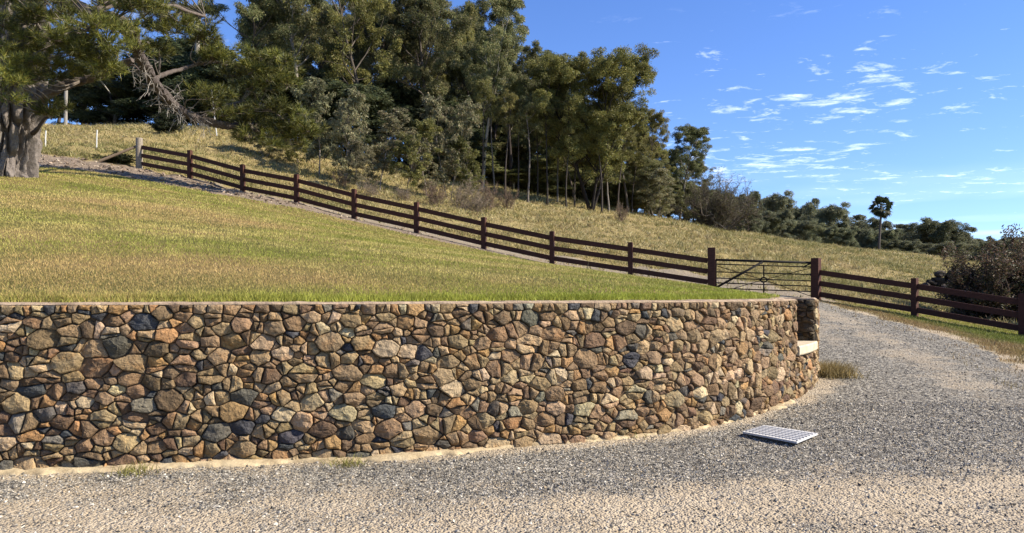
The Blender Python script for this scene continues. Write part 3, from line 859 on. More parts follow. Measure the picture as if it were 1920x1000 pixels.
Z = terrain(X, Y); Hh = np.repeat(th, K) * rs.uniform(.5, 1.1, nt * K); Ww = np.repeat(np.interp(y, [26, 110], [.035, .12]), K) * rs.uniform(.6, 1.4, nt * K)
mb = MB(); blades(mb, X, Y, Z, Hh, Ww, np.repeat(cbase, K, 0) * rs.uniform(.75, 1.2, (nt * K, 1)), rs, .8)
tag(mb.build('paddock_grass', M['grass']), 'long dry straw coloured tussock grass on the paddock hillside', 'grass', kind='stuff')

def grass_clump(name, label, px, D, n_, spread, h, colr, cat='grass clump', group=None, dx=0.0):
    x0 = (px - CX) / F * D; root_z = H(x0, D)
    xx = rs.normal(0, spread, n_); yy = rs.normal(0, spread * .8, n_)
    zz_ = terrain(x0 + xx, D + yy) - root_z
    mb = MB(); blades(mb, xx, yy, zz_, rs.uniform(.4, 1.1, n_) * h, np.full(n_, max(.006, D * .0012)) * rs.uniform(.7, 1.3, n_), np.array(colr) * rs.uniform(.6, 1.35, (n_, 1)), rs, .7)
    o = mb.build(name, M['grass']); o.location = (x0, D, root_z)
    return tag(o, label, cat, group)
grass_clump('grass_clump', 'straggly olive weed clump at the right end of the stone wall', 1557, 12.5, 1500, .17, .24, (.24, .185, .08))
for px, D, lab in ((1163, 8.52, 'small bright green weed at the foot of the wall near the steel grate'), (250, 6.83, 'thin dry grass tuft at the foot of the wall under its left half'), (650, 7.22, 'thin olive grass tuft growing on the pale footing at mid wall')):
    grass_clump('weed_tuft', lab, px, D, 160, .09, .09, (.19, .18, .05), 'weed')

# ------------------------------------------------------------------ timber fences
def rail_mb(a, b, h, th):
    a = np.array(a); b = np.array(b); t = b - a; L = np.linalg.norm(t); t /= L
    nrm = np.array([t[1], -t[0], 0]); nrm /= np.linalg.norm(nrm); w = np.cross(nrm, t)
    m = MB(); m.box((a + b) / 2, (L, th, h), np.column_stack([t, nrm, w]))
    return m
def post_mb(p, w, h, ang, below=.4):
    m = MB(); ca, sa = math.cos(ang), math.sin(ang); e = .012
    ringz = [(-below, w / 2), (h - e, w / 2), (h, w / 2 - e)]
    V = []
    for z_, r_ in ringz:
        for a, b in ((-1, -1), (1, -1), (1, 1), (-1, 1)): V.append((p[0] + (a * ca - b * sa) * r_, p[1] + (a * sa + b * ca) * r_, p[2] + z_))
    fs = [(i * 4 + j, i * 4 + (j + 1) % 4, (i + 1) * 4 + (j + 1) % 4, (i + 1) * 4 + j) for i in range(2) for j in range(4)] + [(8, 9, 10, 11), (3, 2, 1, 0)]
    m.addn(V, fs)
    return m
RH = (.205, .575, .945)
def fence_run(name, label, posts, gate_first=False, gate_last=False, skip_first=False):
    root = thing(name, label, 'fence', tuple(posts[len(posts) // 2])); o = np.array(root.location)
    for i, p in enumerate(posts):
        q = posts[i + 1] if i + 1 < len(posts) else posts[i - 1]
        ang = math.atan2(q[1] - p[1], q[0] - p[0])
        gate = (gate_first and i == 0) or (gate_last and i == len(posts) - 1)
        if skip_first and i == 0: continue
        post_mb(p - o, .255 if gate else .165, 1.42 if gate else 1.2, ang).build('post', M['fence'], root)
    for a, b in zip(posts[:-1], posts[1:]):
        t = (b - a)[:2]; t = t / np.linalg.norm(t)
        ga = .13 if (gate_first and a is posts[0]) else .085; gb = .13 if (gate_last and b is posts[-1]) else .085
        T = np.array([t[0], t[1], 0]); sl = (b - a)[2] / np.linalg.norm((b - a)[:2])
        for h in RH:
            rail_mb(a + (T + [0, 0, sl]) * ga + [0, 0, h] - o, b - (T + [0, 0, sl]) * gb + [0, 0, h] - o, .175, .05).build('rail', M['fence'], root)
    return root, o
lf, lo = fence_run('timber_fence', 'dark brown three rail fence climbing the hill left of the gate', [np.array([p[0], p[1], H(p[0], p[1]) + .0]) for p in LP], gate_last=True, skip_first=True)
p0 = np.array([LP[0][0], LP[0][1], H(LP[0][0], LP[0][1])])
mb = MB(); a = np.arange(2)
mb.tube([p0 - lo + [0, 0, -.4], p0 - lo + [0, 0, 1.32], p0 - lo + [0, 0, 1.345]], [.155, .15, .13], 14)
e = mb.build('post', M['grey_wood'], lf, smooth=False); e['label'] = 'weathered grey round end post at the top of the fence'
x_, y_, z_ = ground_pt(186, 34.2)
mb = MB(); mb.tube([np.array([x_, y_, z_ + .06]) - lo, p0 - lo + [-.12, -.02, .96]], [.065, .06], 10)
e = mb.build('brace', M['old_wood'], lf); e['label'] = 'weathered brown diagonal brace pole leaning to the end post'
rp = [np.array([p[0], p[1], H(p[0], p[1])]) for p in RP]
fence_run('timber_fence', 'dark brown three rail fence right of the gate along the driveway verge', rp, gate_first=True)

# ------------------------------------------------------------------ iron gate
gl, gr_ = LP[-1][:2], RP[0][:2]
def gp(px, py):
    """photo bearing on the plane between the two gate posts"""
    k = (px - CX) / F
    t = (k * gl[1] - gl[0]) / ((gr_[0] - gl[0]) - k * (gr_[1] - gl[1]))
    x = gl[0] + t * (gr_[0] - gl[0]); y = gl[1] + t * (gr_[1] - gl[1])
    return np.array([x, y, EYE + (HY - py) / F * y])
gc = gp(1432, 548)
gate = thing('farm_gate', 'black iron farm gate with ring centre between two brown posts', 'gate', tuple(gc))
def gpart(nm, pts, r, sides=8):
    mb = MB(); mb.tube([np.array(gp(*p)) - gc for p in pts], r, sides); return mb.build(nm, M['iron'], gate, smooth=True)
gpart('top_rail', [(1342, 487.5), (1522, 493)], .040)
for l, r_ in ((495.5, 501), (510, 515), (521.6, 527), (530.4, 537), (540.6, 547)): gpart('rail', [(1342, l), (1522, r_)], .019)
gpart('stile', [(1342.5, 487), (1342.5, 543)], .024); gpart('stile', [(1521.5, 492.5), (1521.5, 556)], .026)
gpart('brace', [(1344, 539), (1430.5, 490.8)], .038)
gpart('upright', [(1432, 498), (1432, 521)], .024); gpart('upright', [(1432, 529), (1432, 550)], .024)
for a, b in (((1344, 499), (1426, 523.3)), ((1520, 503), (1438, 523.3)), ((1376, 541), (1426, 526.5)), ((1521, 556), (1438, 526.8))): gpart('spoke', [a, b], .013, 6)
gpart('ring', [(1432 + 6.2 * math.cos(q), 525 + 4.0 * math.sin(q)) for q in np.linspace(0, 2 * math.pi, 25)], .024)
gpart('latch', [(1521, 494), (1514, 497), (1505, 501.5)], .022); gpart('hinge', [(1519, 515), (1527, 515.5)], .045)

# ------------------------------------------------------------------ steel grate
gcn = W(1463, 814, 1.55 * F / (814 - HY)); gcn[2] = H(gcn[0], gcn[1]) + .045
q = {}
for nm, (px, py) in dict(a=(1393, 811), b=(1434, 799), c=(1532, 814), d=(1493, 830)).items():
    Dd = (EYE - gcn[2]) * F / (py - HY); q[nm] = W(px, py, Dd)
grate = thing('drain_grate', 'galvanised steel drain grate lying in the gravel', 'grate', tuple(q['a'] * .25 + q['b'] * .25 + q['c'] * .25 + q['d'] * .25)); go = np.array(grate.location)
A_, B_, C_, D_ = [q[k] - go for k in 'abcd']
def lerp2(s, t): return (A_ * (1 - s) + D_ * s) * (1 - t) + (B_ * (1 - s) + C_ * s) * t
def bar(mb, a, b, w, h):
    t = b - a; L = np.linalg.norm(t); t = t / L; nn_ = np.cross([0, 0, 1], t); nn_ /= np.linalg.norm(nn_)
    mb.box((a + b) / 2, (L, w, h), np.column_stack([t, nn_, np.cross(t, nn_)]))
mb = MB()
for s in (0, 1): bar(mb, lerp2(s, 0), lerp2(s, 1), .012, .02)
for t in (0, 1): bar(mb, lerp2(.008, t), lerp2(.992, t), .012, .02)
mb.build('rim', M['galv'], grate)
mb = MB()
for i in range(1, 16): bar(mb, lerp2(i / 16, .01), lerp2(i / 16, .99), .026, .02)
mb.build('bearing_bars', M['galv'], grate)
mb = MB()
for i in range(1, 7): bar(mb, lerp2(.006, i / 7) + [0, 0, .012], lerp2(.994, i / 7) + [0, 0, .012], .030, .010)
mb.build('cross_bars', M['galv'], grate)
mb = MB()
V = [A_ * .86, B_ * .86, C_ * .86, D_ * .86]
V = [np.array([v[0], v[1], v[2] - .030]) for v in V] + [np.array([v[0], v[1], v[2] - .16]) for v in V]
mb.addn(V, [(0, 1, 2, 3), (4, 7, 6, 5), (0, 4, 5, 1), (1, 5, 6, 2), (2, 6, 7, 3), (3, 7, 4, 0)])
mb.build('pit', M['pit'], grate)

# ------------------------------------------------------------------ stakes and poles
for px, D, ph, lab in ((85, 37, 27, 'short white marker stake in the tall grass just right of the big pine trunk'), (181, 37, 29, 'short white marker stake in the tall grass between the pine and the grey end post')):
    x, y, z = ground_pt(px, D); h = ph / F * D + .1
    mb = MB(); mb.tube([(0, 0, -.3), (.01, 0, h * .6), (.03, 0, h)], [.03, .03, .03], 8); o = mb.build('marker_stake', M['white']); o.location = (x, y, z); tag(o, lab, 'stake', 'white marker stakes')
x, y, z = ground_pt(408, 52)
mb = MB(); mb.tube([(0, 0, -.3), (-.15, 0, .9), (-.40, 0, 3.2)], [.035, .035, .03], 8); o = mb.build('marker_stake', M['white']); o.location = (x, y, z)
tag(o, 'tall leaning white stake below the drooping pine limb', 'stake')
x, y, z = ground_pt(364, 64)
up_ = thing('power_pole', 'tall pale power pole with a crossarm behind the drooping pine limb', 'power pole', (x, y, z)); ht = (548 + 10) / F * 64 + EYE - z
mb = MB(); mb.tube([(0, 0, -.5), (.2, 0, ht * .5), (.5, 0, ht)], [.24, .2, .16], 12); mb.build('pole', M['pole'], up_, smooth=True)
mb = MB(); mb.box((.48, -.2, ht - 1.1), (2.6, .12, .14)); mb.build('crossarm', M['pole'], up_)
for dx_ in (-.75, .1, 1.65):
    mb = MB(); mb.tube([(dx_, -.2, ht - 1.03), (dx_, -.2, ht - .88), (dx_, -.2, ht - .78)], [.05, .08, .03], 8); mb.build('insulator', M['pole'], up_)
x, y, z = ground_pt(123, 52)
mb = MB(); mb.tube([(0, 0, -.3), (.0, 0, 1.2), (.03, 0, 2.7)], [.12, .115, .11], 10); o = mb.build('timber_post', M['pole']); o.location = (x, y, z)
tag(o, 'tall weathered timber post on the rise behind the big pine', 'post')
# ------------------------------------------------------------------ vegetation generators
def unit(v): return v / (np.linalg.norm(v) + 1e-9)

def leaf_quads(mb, P, size, cols, rs, droop=.6, wr=.34, outward=None):
    """diamond leaves at points P"""
    nL = len(P); d = rs.normal(0, 1, (nL, 3)); d[:, 2] = d[:, 2] * .6 - droop * 1.4
    if outward is not None: d = d + outward * .8
    d /= np.linalg.norm(d, axis=1)[:, None]
    w = np.cross(d, rs.normal(0, 1, (nL, 3))); w /= np.linalg.norm(w, axis=1)[:, None] + 1e-9
    L = size[:, None]
    A = P; B = P + d * L * .45 + w * L * wr * .5; C = P + d * L; E = P + d * L * .45 - w * L * wr * .5
    V = np.stack([A, B, C, E], 1).reshape(-1, 3)
    mb.add(V, np.arange(nL * 4).reshape(-1, 4), np.repeat(cols, 4, 0))

def wander(p, d, L, n_, rs, curve=.12, lift=0.0):
    pts = [np.array(p, float)]; d = unit(np.array(d, float))
    for i in range(n_):
        d = unit(d + rs.normal(0, curve, 3) + np.array([0, 0, lift / n_]))
        pts.append(pts[-1] + d * L / n_)
    return np.array(pts), d

LEAFPAL = {
    'gum': [(.058, .068, .026), (.080, .086, .034), (.11, .105, .045), (.045, .053, .022), (.14, .12, .06)],
    'olive': [(.080, .082, .022), (.11, .105, .028), (.060, .064, .020), (.14, .12, .042), (.045, .050, .018)],
    'sapling': [(.085, .088, .044), (.122, .118, .066), (.062, .066, .032), (.155, .130, .074), (.082, .070, .040)],
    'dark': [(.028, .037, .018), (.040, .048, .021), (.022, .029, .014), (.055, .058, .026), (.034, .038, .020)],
    'scrub': [(.095, .105, .042), (.12, .122, .048), (.072, .082, .036), (.15, .135, .062), (.085, .078, .045)],
    'far': [(.066, .074, .040), (.088, .092, .048), (.054, .060, .036), (.112, .104, .056), (.072, .068, .040)],
    'tea': [(.13, .080, .058), (.080, .066, .034), (.062, .064, .028), (.16, .10, .07), (.095, .088, .040)],
}
def pal_cols(kind, n_, rs):
    p = np.array(LEAFPAL[kind]); return p[rs.choice(len(p), n_, p=[.3, .25, .2, .15, .1])] * rs.uniform(.75, 1.3, (n_, 1))

def gum_tree(seed, Ht, Wd, base, kind, nprim=15, leaves=820, cl_r=(.7, 1.2), lean=.03, bark=(.075, .062, .05), stems=1, lsize=.165, spread=1.0, trunk_r=None, top=.86, droop=.6):
    """returns (trunk builder, crown builder): forked trunk, limbs, billowing leaf clumps"""
    rs = np.random.RandomState(seed); tb = MB(); cb = MB()
    tr = trunk_r or Ht * .0135; centers = []
    for st in range(stems):
        a0 = rs.uniform(0, 6.28); d0 = np.array([math.cos(a0) * (.32 if stems > 1 else lean), math.sin(a0) * (.32 if stems > 1 else lean), 1.0])
        tp, td = wander((0, 0, -.4), d0, Ht * top + .4, 12, rs, .045, .25 if stems > 1 else 0)
        r = np.linspace(1, .16, len(tp)) * tr * (1 if stems == 1 else .72); r[0] *= 1.35
        tb.tube(tp, r, 9, np.array(bark) * rs.uniform(.85, 1.15))
        zt = tp[:, 2]; npr = max(5, int(nprim / stems ** .5))
        for i in range(npr):
            f = base + (1 - base) * (i + rs.uniform(.1, .9)) / npr
            z_ = f * Ht * top
            p = np.array([np.interp(z_, zt, tp[:, 0]), np.interp(z_, zt, tp[:, 1]), z_])
            az = i * 2.399 + rs.uniform(-.5, .5) + seed
            prof = math.sin(math.pi * min(1, .18 + .80 * (f - base) / (1 - base + 1e-6))) ** .7
            L = Wd * .5 * max(.28, prof) * rs.uniform(.75, 1.12) * spread
            el = R(rs.uniform(22, 48) + 22 * (f - base) / (1 - base))
            d = np.array([math.cos(az) * math.cos(el), math.sin(az) * math.cos(el), math.sin(el)])
            bp, bd = wander(p, d, L, 6, rs, .14, .5)
            br = tr * (.42 - .22 * f) * np.linspace(1, .3, len(bp))
            tb.tube(bp, br, 6, np.array(bark) * rs.uniform(.9, 1.35), caps=False)
            centers.append((bp[-1], rs.uniform(*cl_r)))
            for k in range(rs.randint(2, 5)):
                q = bp[rs.randint(2, len(bp))]; az2 = az + rs.choice((-1, 1)) * rs.uniform(.4, 1.3); e2 = rs.uniform(-.1, .9)
                sp, sdv = wander(q, (math.cos(az2) * math.cos(e2), math.sin(az2) * math.cos(e2), math.sin(e2)), L * rs.uniform(.3, .6) + .25, 4, rs, .18, .3)
                tb.tube(sp, br[-1] * np.linspace(.95, .35, len(sp)), 5, np.array(bark) * rs.uniform(1, 1.5), caps=False)
                centers.append((sp[-1], rs.uniform(*cl_r) * .85))
        centers.append((tp[-1] + td * .3, cl_r[1] * .9))
        for k in range(3): centers.append((tp[-1] + rs.normal(0, .55, 3) * cl_r[1], cl_r[0]))
    for c, r in centers:
        tone = rs.uniform(.72, 1.25)
        # every clump is itself a few smaller sprays
        for q in range(rs.randint(3, 6)):
            o = unit(rs.normal(0, 1, 3) + np.array([0, 0, .25])) * r * rs.uniform(.25, .8); rr = r * rs.uniform(.38, .62)
            nL = max(8, int(leaves * .25 * (rr / r / .5) ** 2 * rs.uniform(.8, 1.2)))
            d = rs.normal(0, 1, (nL, 3)); d[:, 2] += .3; d /= np.linalg.norm(d, axis=1)[:, None]
            P = c + o + d * (rr * rs.uniform(.35, 1.0, (nL, 1))) * np.array([1, 1, .72])
            leaf_quads(cb, P, lsize * rs.uniform(.6, 1.3, nL), pal_cols(kind, nL, rs) * tone * 1.7, rs, droop, outward=d)
    return tb, cb

def twig_shrub(seed, Ht, Wd, n_main, colr, rs_leaf=None, leaves=0, kind='tea', depth=3, thick=.02, up=.8, lsize=.09):
    rs = np.random.RandomState(seed); tb = MB(); cb = MB(); tips = []
    def grow(p, d, L, r, lev):
        pts, dd = wander(p, d, L, 4, rs, .2, .12)
        tb.tube(pts, np.linspace(r, r * .5, len(pts)), 4 if lev else 6, np.array(colr) * rs.uniform(.7, 1.3), caps=False)
        if lev >= depth: tips.append(pts); return
        for k in range(rs.randint(3, 6)):
            q = pts[rs.randint(1, len(pts))]
            grow(q, dd + rs.normal(0, .55, 3) + np.array([0, 0, .1]), L * rs.uniform(.45, .75), max(.006, r * .5), lev + 1)
    for i in range(n_main):
        az = rs.uniform(0, 6.28); k = rs.uniform(.1, 1)
        grow((rs.normal(0, .08) * Wd, rs.normal(0, .08) * Wd, -.1), (math.cos(az) * k * Wd / Ht, math.sin(az) * k * Wd / Ht, up), Ht * rs.uniform(.38, .52), thick, 0)
    if leaves:
        for pts in tips:
            k = max(2, int(leaves * rs.uniform(.6, 1.4)))
            P = pts[rs.randint(1, len(pts), k)] + rs.normal(0, .035 * Ht / 2, (k, 3))
            leaf_quads(cb, P, lsize * rs.uniform(.6, 1.3, k), pal_cols(kind, k, rs), rs, -.3)
    return tb, (cb if leaves else None)

PROTO = {}
def proto(key, builders, Ht, Wd):
    PROTO[key] = (builders, Ht, Wd, [None, None])
proto('gum1', gum_tree(1, 15, 7.5, .34, 'gum', 17), 15.3, 7.6)
proto('gum2', gum_tree(2, 15, 7.0, .42, 'gum', 16, bark=(.24, .215, .18)), 15.3, 7.2)
proto('gum3', gum_tree(7, 15, 8.0, .30, 'olive', 18), 15.3, 8.0)
proto('gum4', gum_tree(13, 15, 6.5, .48, 'gum', 15, bark=(.05, .04, .034)), 15.3, 6.8)
proto('pole', gum_tree(17, 13, 3.6, .58, 'olive', 10, bark=(.045, .037, .031), trunk_r=.15, cl_r=(.5, .8), leaves=260), 13, 3.6)
proto('pole2', gum_tree(19, 13, 3.2, .62, 'gum', 9, bark=(.12, .105, .09), trunk_r=.13, cl_r=(.5, .8), leaves=260), 13, 3.4)
proto('scrub1', gum_tree(45, 6, 4.2, .04, 'scrub', 20, leaves=300, cl_r=(.5, .8), trunk_r=.08, lsize=.22), 6, 4)
proto('spread', gum_tree(21, 14, 9.0, .14, 'olive', 30, stems=4, bark=(.026, .021, .018), cl_r=(.75, 1.35), leaves=860), 14.3, 9.2)
proto('sap1', gum_tree(31, 7, 2.9, .10, 'sapling', 18, leaves=150, cl_r=(.30, .55), trunk_r=.055, bark=(.22, .19, .16), lsize=.20, top=.92, droop=.9), 7.2, 3.0)
proto('sap2', gum_tree(33, 7, 3.3, .06, 'sapling', 20, leaves=140, cl_r=(.32, .60), trunk_r=.05, bark=(.15, .13, .11), lsize=.19, top=.90, stems=2, droop=.9), 7.2, 3.4)
proto('sap3', gum_tree(36, 7, 3.0, .05, 'olive', 20, leaves=150, cl_r=(.30, .55), trunk_r=.05, bark=(.12, .10, .08), lsize=.17, top=.90, droop=.7), 7.2, 3.1)
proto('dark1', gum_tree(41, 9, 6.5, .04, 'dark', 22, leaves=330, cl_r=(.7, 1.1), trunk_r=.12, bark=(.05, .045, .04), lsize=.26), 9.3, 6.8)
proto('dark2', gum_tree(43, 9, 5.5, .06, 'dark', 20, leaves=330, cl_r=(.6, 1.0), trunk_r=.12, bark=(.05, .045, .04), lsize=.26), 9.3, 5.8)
proto('far1', gum_tree(51, 13, 11, .22, 'far', 20, leaves=760, cl_r=(1.1, 1.8), lsize=.28, top=.80), 12.8, 11.6)
proto('far2', gum_tree(54, 13, 10, .28, 'far', 18, leaves=760, cl_r=(1.1, 1.8), lsize=.28, bark=(.2, .18, .16), top=.80), 12.8, 10.6)
proto('far3', gum_tree(57, 13, 9, .12, 'far', 22, leaves=760, cl_r=(1.0, 1.6), lsize=.28, top=.86, stems=2), 12.8, 9.6)
proto('bare', twig_shrub(61, 5.5, 6.0, 34, (.105, .085, .07), depth=4, thick=.08, up=.55, leaves=2, kind='scrub', lsize=.12), 5.2, 6.0)
proto('dead', twig_shrub(63, 2.2, 2.6, 12, (.17, .12, .085), depth=3, thick=.022, up=.9, leaves=5, kind='tea', lsize=.06), 2.2, 2.6)
proto('dead2', twig_shrub(65, 2.2, 2.4, 12, (.20, .155, .115), depth=3, thick=.02, up=1.0, leaves=3, kind='sapling', lsize=.06), 2.2, 2.4)
proto('tea', twig_shrub(67, 3.2, 3.6, 30, (.085, .062, .05), depth=3, thick=.04, up=.8, leaves=44, kind='tea', lsize=.10), 3.0, 3.4)
proto('bush', twig_shrub(69, 1.5, 1.6, 16, (.06, .05, .04), depth=3, thick=.02, up=.8, leaves=14, kind='dark', lsize=.12), 1.4, 1.6)
for k, (bl, a, b, c) in PROTO.items():
    # true size from the meshes
    Va = np.concatenate([q for m_ in bl if m_ is not None for q in m_.v])
    PROTO[k] = (bl, float(np.percentile(Va[:, 2], 99.7)), float(np.percentile(np.hypot(Va[:, 0], Va[:, 1]), 93)) * 2, c)

def plant(key, px, D, top_py, wpx, name, label, cat, group=None, rot=None, tn='trunk', cn='crown', sink=0.0, pyb=None):
    bl, Ht, Wd, cache = PROTO[key]
    x, y, z = ground_pt(px, D)
    h = EYE + (HY - top_py) / F * D - z
    root = thing(name, label, cat, (x, y, z - sink), group)
    root.scale = (wpx / F * D / Wd, wpx / F * D / Wd, (h + sink) / Ht)
    root.rotation_euler.z = rot if rot is not None else (px * 1.37 + D * .71) % 6.283
    for i, (nm, mt) in enumerate(((tn, M['bark'] if Ht > 4 else M['twig']), (cn, M['leaf']))):
        if bl[i] is None: continue
        if cache[i] is None:
            cache[i] = bl[i].build(nm, mt, root, smooth=(i == 0))
        else:
            o = cache[i].copy(); COL.objects.link(o); o.parent = root; o.name = nm
    return root

GUM = 'tall gums along the edge of the forest'
for a in [
    ('gum1', 492, 60, -70, 190, 'gum_tree', 'tall grey green gum behind the tip of the drooping pine limb'),
    ('gum2', 570, 58, -120, 250, 'gum_tree', 'tall gum filling the sky above the pine sprays, left of the forest centre'),
    ('gum3', 700, 60, -110, 240, 'gum_tree', 'broad tall gum with pale bare branches at the top centre of the forest'),
    ('gum1', 800, 64, -60, 210, 'gum_tree', 'tall gum whose crown leaves the frame just left of the open sky'),
    ('gum2', 905, 62, -8, 165, 'gum_tree', 'tall gum with drooping grey foliage at the shoulder of the skyline'),
    ('gum4', 958, 68, 48, 130, 'gum_tree', 'slim gum stepping down right of the skyline shoulder'),
    ('gum4', 1035, 72, 92, 120, 'gum_tree', 'dark gum in the skyline notch behind the rounded olive gum'),
    ('spread', 1108, 61, 104, 205, 'gum_tree', 'rounded olive gum with dark low forking limbs at the right end of the tall forest'),
    ('gum3', 1178, 66, 150, 125, 'gum_tree', 'olive gum with layered crown stepping down right of the rounded gum'),
    ('gum3', 1208, 74, 215, 95, 'gum_tree', 'shorter gum at the right foot of the tall forest'),
    ('gum1', 1302, 90, 302, 85, 'gum_tree', 'small gum behind the bare grey tree, right of the lone feathery gum'),
    ('gum3', 1240, 80, 236, 125, 'gum_tree', 'olive gum filling the skyline left of the lone feathery gum'),
    ('gum1', 1257, 88, 285, 95, 'gum_tree', 'low grey green gum tucked against the left side of the lone feathery gum'),
    ('gum2', 1274, 84, 243, 120, 'gum_tree', 'lone feathery gum with open crown left of the bare grey tree'),
    ('sap2', 1236, 66, 322, 95, 'young_gum', 'small light green gum on a thin pale stem standing in the paddock edge'),
]: plant(*a, 'tree', GUM if a[5] == 'gum_tree' else None)

SAP = 'young gums and saplings in front of the forest'
for a in [
    ('sap1', 598, 47, 138, 95, 'tallest pale sapling right of the pine sprays with a narrow crown'),
    ('sap2', 648, 46, 178, 90, 'grey green sapling leaning beside the tallest pale sapling'),
    ('sap3', 560, 49, 235, 85, 'low dark sapling on thin white stems under the pine sprays'),
    ('sap1', 712, 46, 200, 95, 'bushy sapling with drooping leaves in the middle of the row'),
    ('sap3', 762, 45, 222, 100, 'yellow green wattle bush in the middle of the sapling row'),
    ('sap2', 842, 50, 188, 100, 'tall rounded sapling with sunlit straw green top at the right of the row'),
    ('sap3', 886, 50, 262, 75, 'short bushy sapling at the right end of the row beside the dead scrub'),
    ('sap1', 800, 48, 240, 80, 'medium sapling between the wattle bush and the rounded sapling'),
    ('sap2', 497, 48, 232, 95, 'thin stemmed sapling in the grass just beyond the third fence rail'),
    ('sap2', 672, 43, 268, 60, 'low reddish sapling in front of the row near the fence'),
]: plant(*a[:5], 'sapling', a[5], 'sapling', SAP)

DK = 'dark dense trees behind the drooping pine limb'
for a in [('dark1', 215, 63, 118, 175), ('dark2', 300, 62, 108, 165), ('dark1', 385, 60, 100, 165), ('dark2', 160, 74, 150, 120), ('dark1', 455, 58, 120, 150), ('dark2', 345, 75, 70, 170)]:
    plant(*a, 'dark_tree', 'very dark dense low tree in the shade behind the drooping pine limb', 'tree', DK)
for a in [('gum4', 55, 78, -60, 200), ('gum1', 108, 78, 50, 150), ('gum2', -40, 80, -60, 220)]:
    plant(*a, 'gum_tree', 'gum seen in the gaps behind the big pine trunk', 'tree', 'gums behind the big pine')

rs2 = np.random.RandomState(77); bgk = ['gum1', 'gum2', 'gum4', 'gum3']
sky_line = lambda px: np.interp(px, [380, 450, 870, 930, 985, 1030, 1080, 1180, 1215, 1300], [-10, -60, -20, 30, 110, 120, 130, 215, 275, 330])
i = 0
for D0 in (70, 79, 90):
    for px in np.arange(490, 1240, 52):
        p_ = px + rs2.uniform(-18, 18); t_ = sky_line(p_) + rs2.uniform(10, 90)
        plant(bgk[(i * 7 + int(D0)) % 4], p_, D0 + rs2.uniform(-3, 3), t_, rs2.uniform(95, 135), 'gum_tree', 'slender gum standing deep inside the shaded forest', 'tree', 'gums inside the forest')
        i += 1
for px, D_, t_, w_, kk in [(905, 58, 150, 60, 0), (928, 60, 120, 55, 1), (948, 57.5, 170, 60, 0), (972, 61, 150, 55, 0), (990, 58.5, 180, 60, 1), (1008, 62, 160, 55, 0), (1026, 59, 170, 60, 0), (1045, 62, 150, 55, 1), (1062, 58.5, 190, 55, 0), (1078, 62, 170, 55, 0), (1128, 59.5, 210, 60, 0), (1142, 62, 220, 55, 1), (1160, 63, 240, 55, 0), (1186, 66, 260, 50, 0)]:
    plant('pole2' if kk else 'pole', px, D_, t_, w_, 'gum_tree', 'slender pole gum with bare %s trunk at the front edge of the tall forest' % ('pale grey' if kk else 'dark'), 'tree', 'slender pole gums at the forest edge, %s' % ('pale' if kk else 'dark'))
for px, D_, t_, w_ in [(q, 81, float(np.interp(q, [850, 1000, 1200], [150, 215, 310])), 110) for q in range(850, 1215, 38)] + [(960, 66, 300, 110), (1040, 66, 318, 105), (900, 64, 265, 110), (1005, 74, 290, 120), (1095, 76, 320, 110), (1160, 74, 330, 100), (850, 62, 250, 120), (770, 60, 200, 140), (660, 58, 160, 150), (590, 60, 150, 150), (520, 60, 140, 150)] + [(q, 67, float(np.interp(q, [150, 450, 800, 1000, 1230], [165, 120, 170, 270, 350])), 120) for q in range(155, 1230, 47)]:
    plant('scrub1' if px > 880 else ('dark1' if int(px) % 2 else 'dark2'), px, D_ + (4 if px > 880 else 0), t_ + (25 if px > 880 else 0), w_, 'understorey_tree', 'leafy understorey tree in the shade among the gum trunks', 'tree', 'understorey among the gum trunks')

DS = 'dry scrub between the saplings and the fence'
for a in [('dead', 815, 42, 338, 75), ('dead2', 862, 43, 330, 85), ('dead', 915, 46, 340, 85), ('dead2', 760, 41.5, 345, 60), ('dead', 955, 49, 352, 65), ('dead2', 700, 42, 332, 60), ('dead', 640, 43, 318, 55), ('dead2', 895, 43, 352, 60)]:
    plant(*a, 'dry_shrub', 'dry leafless reddish brown scrub bush in front of the saplings', 'shrub', DS, tn='branches', cn='leaves')
plant('dead', 1166, 55, 378, 46, 'dry_shrub', 'solitary dry brown bush in the grass right of the forking gum', 'shrub', tn='branches', cn='leaves')
for px, D_, t_, w_ in ((1252, 84, 335, 80), (1290, 88, 350, 85), (1322, 90, 358, 80), (1222, 76, 320, 75)):
    plant('scrub1', px, D_, t_, w_, 'understorey_tree', 'low leafy tree filling the forest edge left of the bare grey tree', 'tree', 'low trees at the forest edge')
plant('bare', 1338, 79, 330, 150, 'bare_tree', 'grey leafless tree with a dome of fine twigs at the crest of the paddock', 'tree', tn='branches', cn='leaves')
plant('tea', 1878, 28.5, 446, 215, 'tea_tree_shrub', 'large purple brown twiggy shrub behind the right fence', 'shrub', tn='branches', cn='leaves')
plant('tea', 1965, 31, 470, 150, 'tea_tree_shrub', 'second twiggy shrub cut off by the right edge of the photo', 'shrub', tn='branches', cn='leaves', rot=2.0)
plant('bush', 215, 35.0, 287, 60, 'dark_bush', 'low dark bush under the leaning brace pole', 'bush', tn='branches', cn='leaves')
plant('bush', 315, 50, 210, 50, 'dark_bush', 'dark upright bush on the rise below the drooping pine limb', 'bush', tn='branches', cn='leaves')

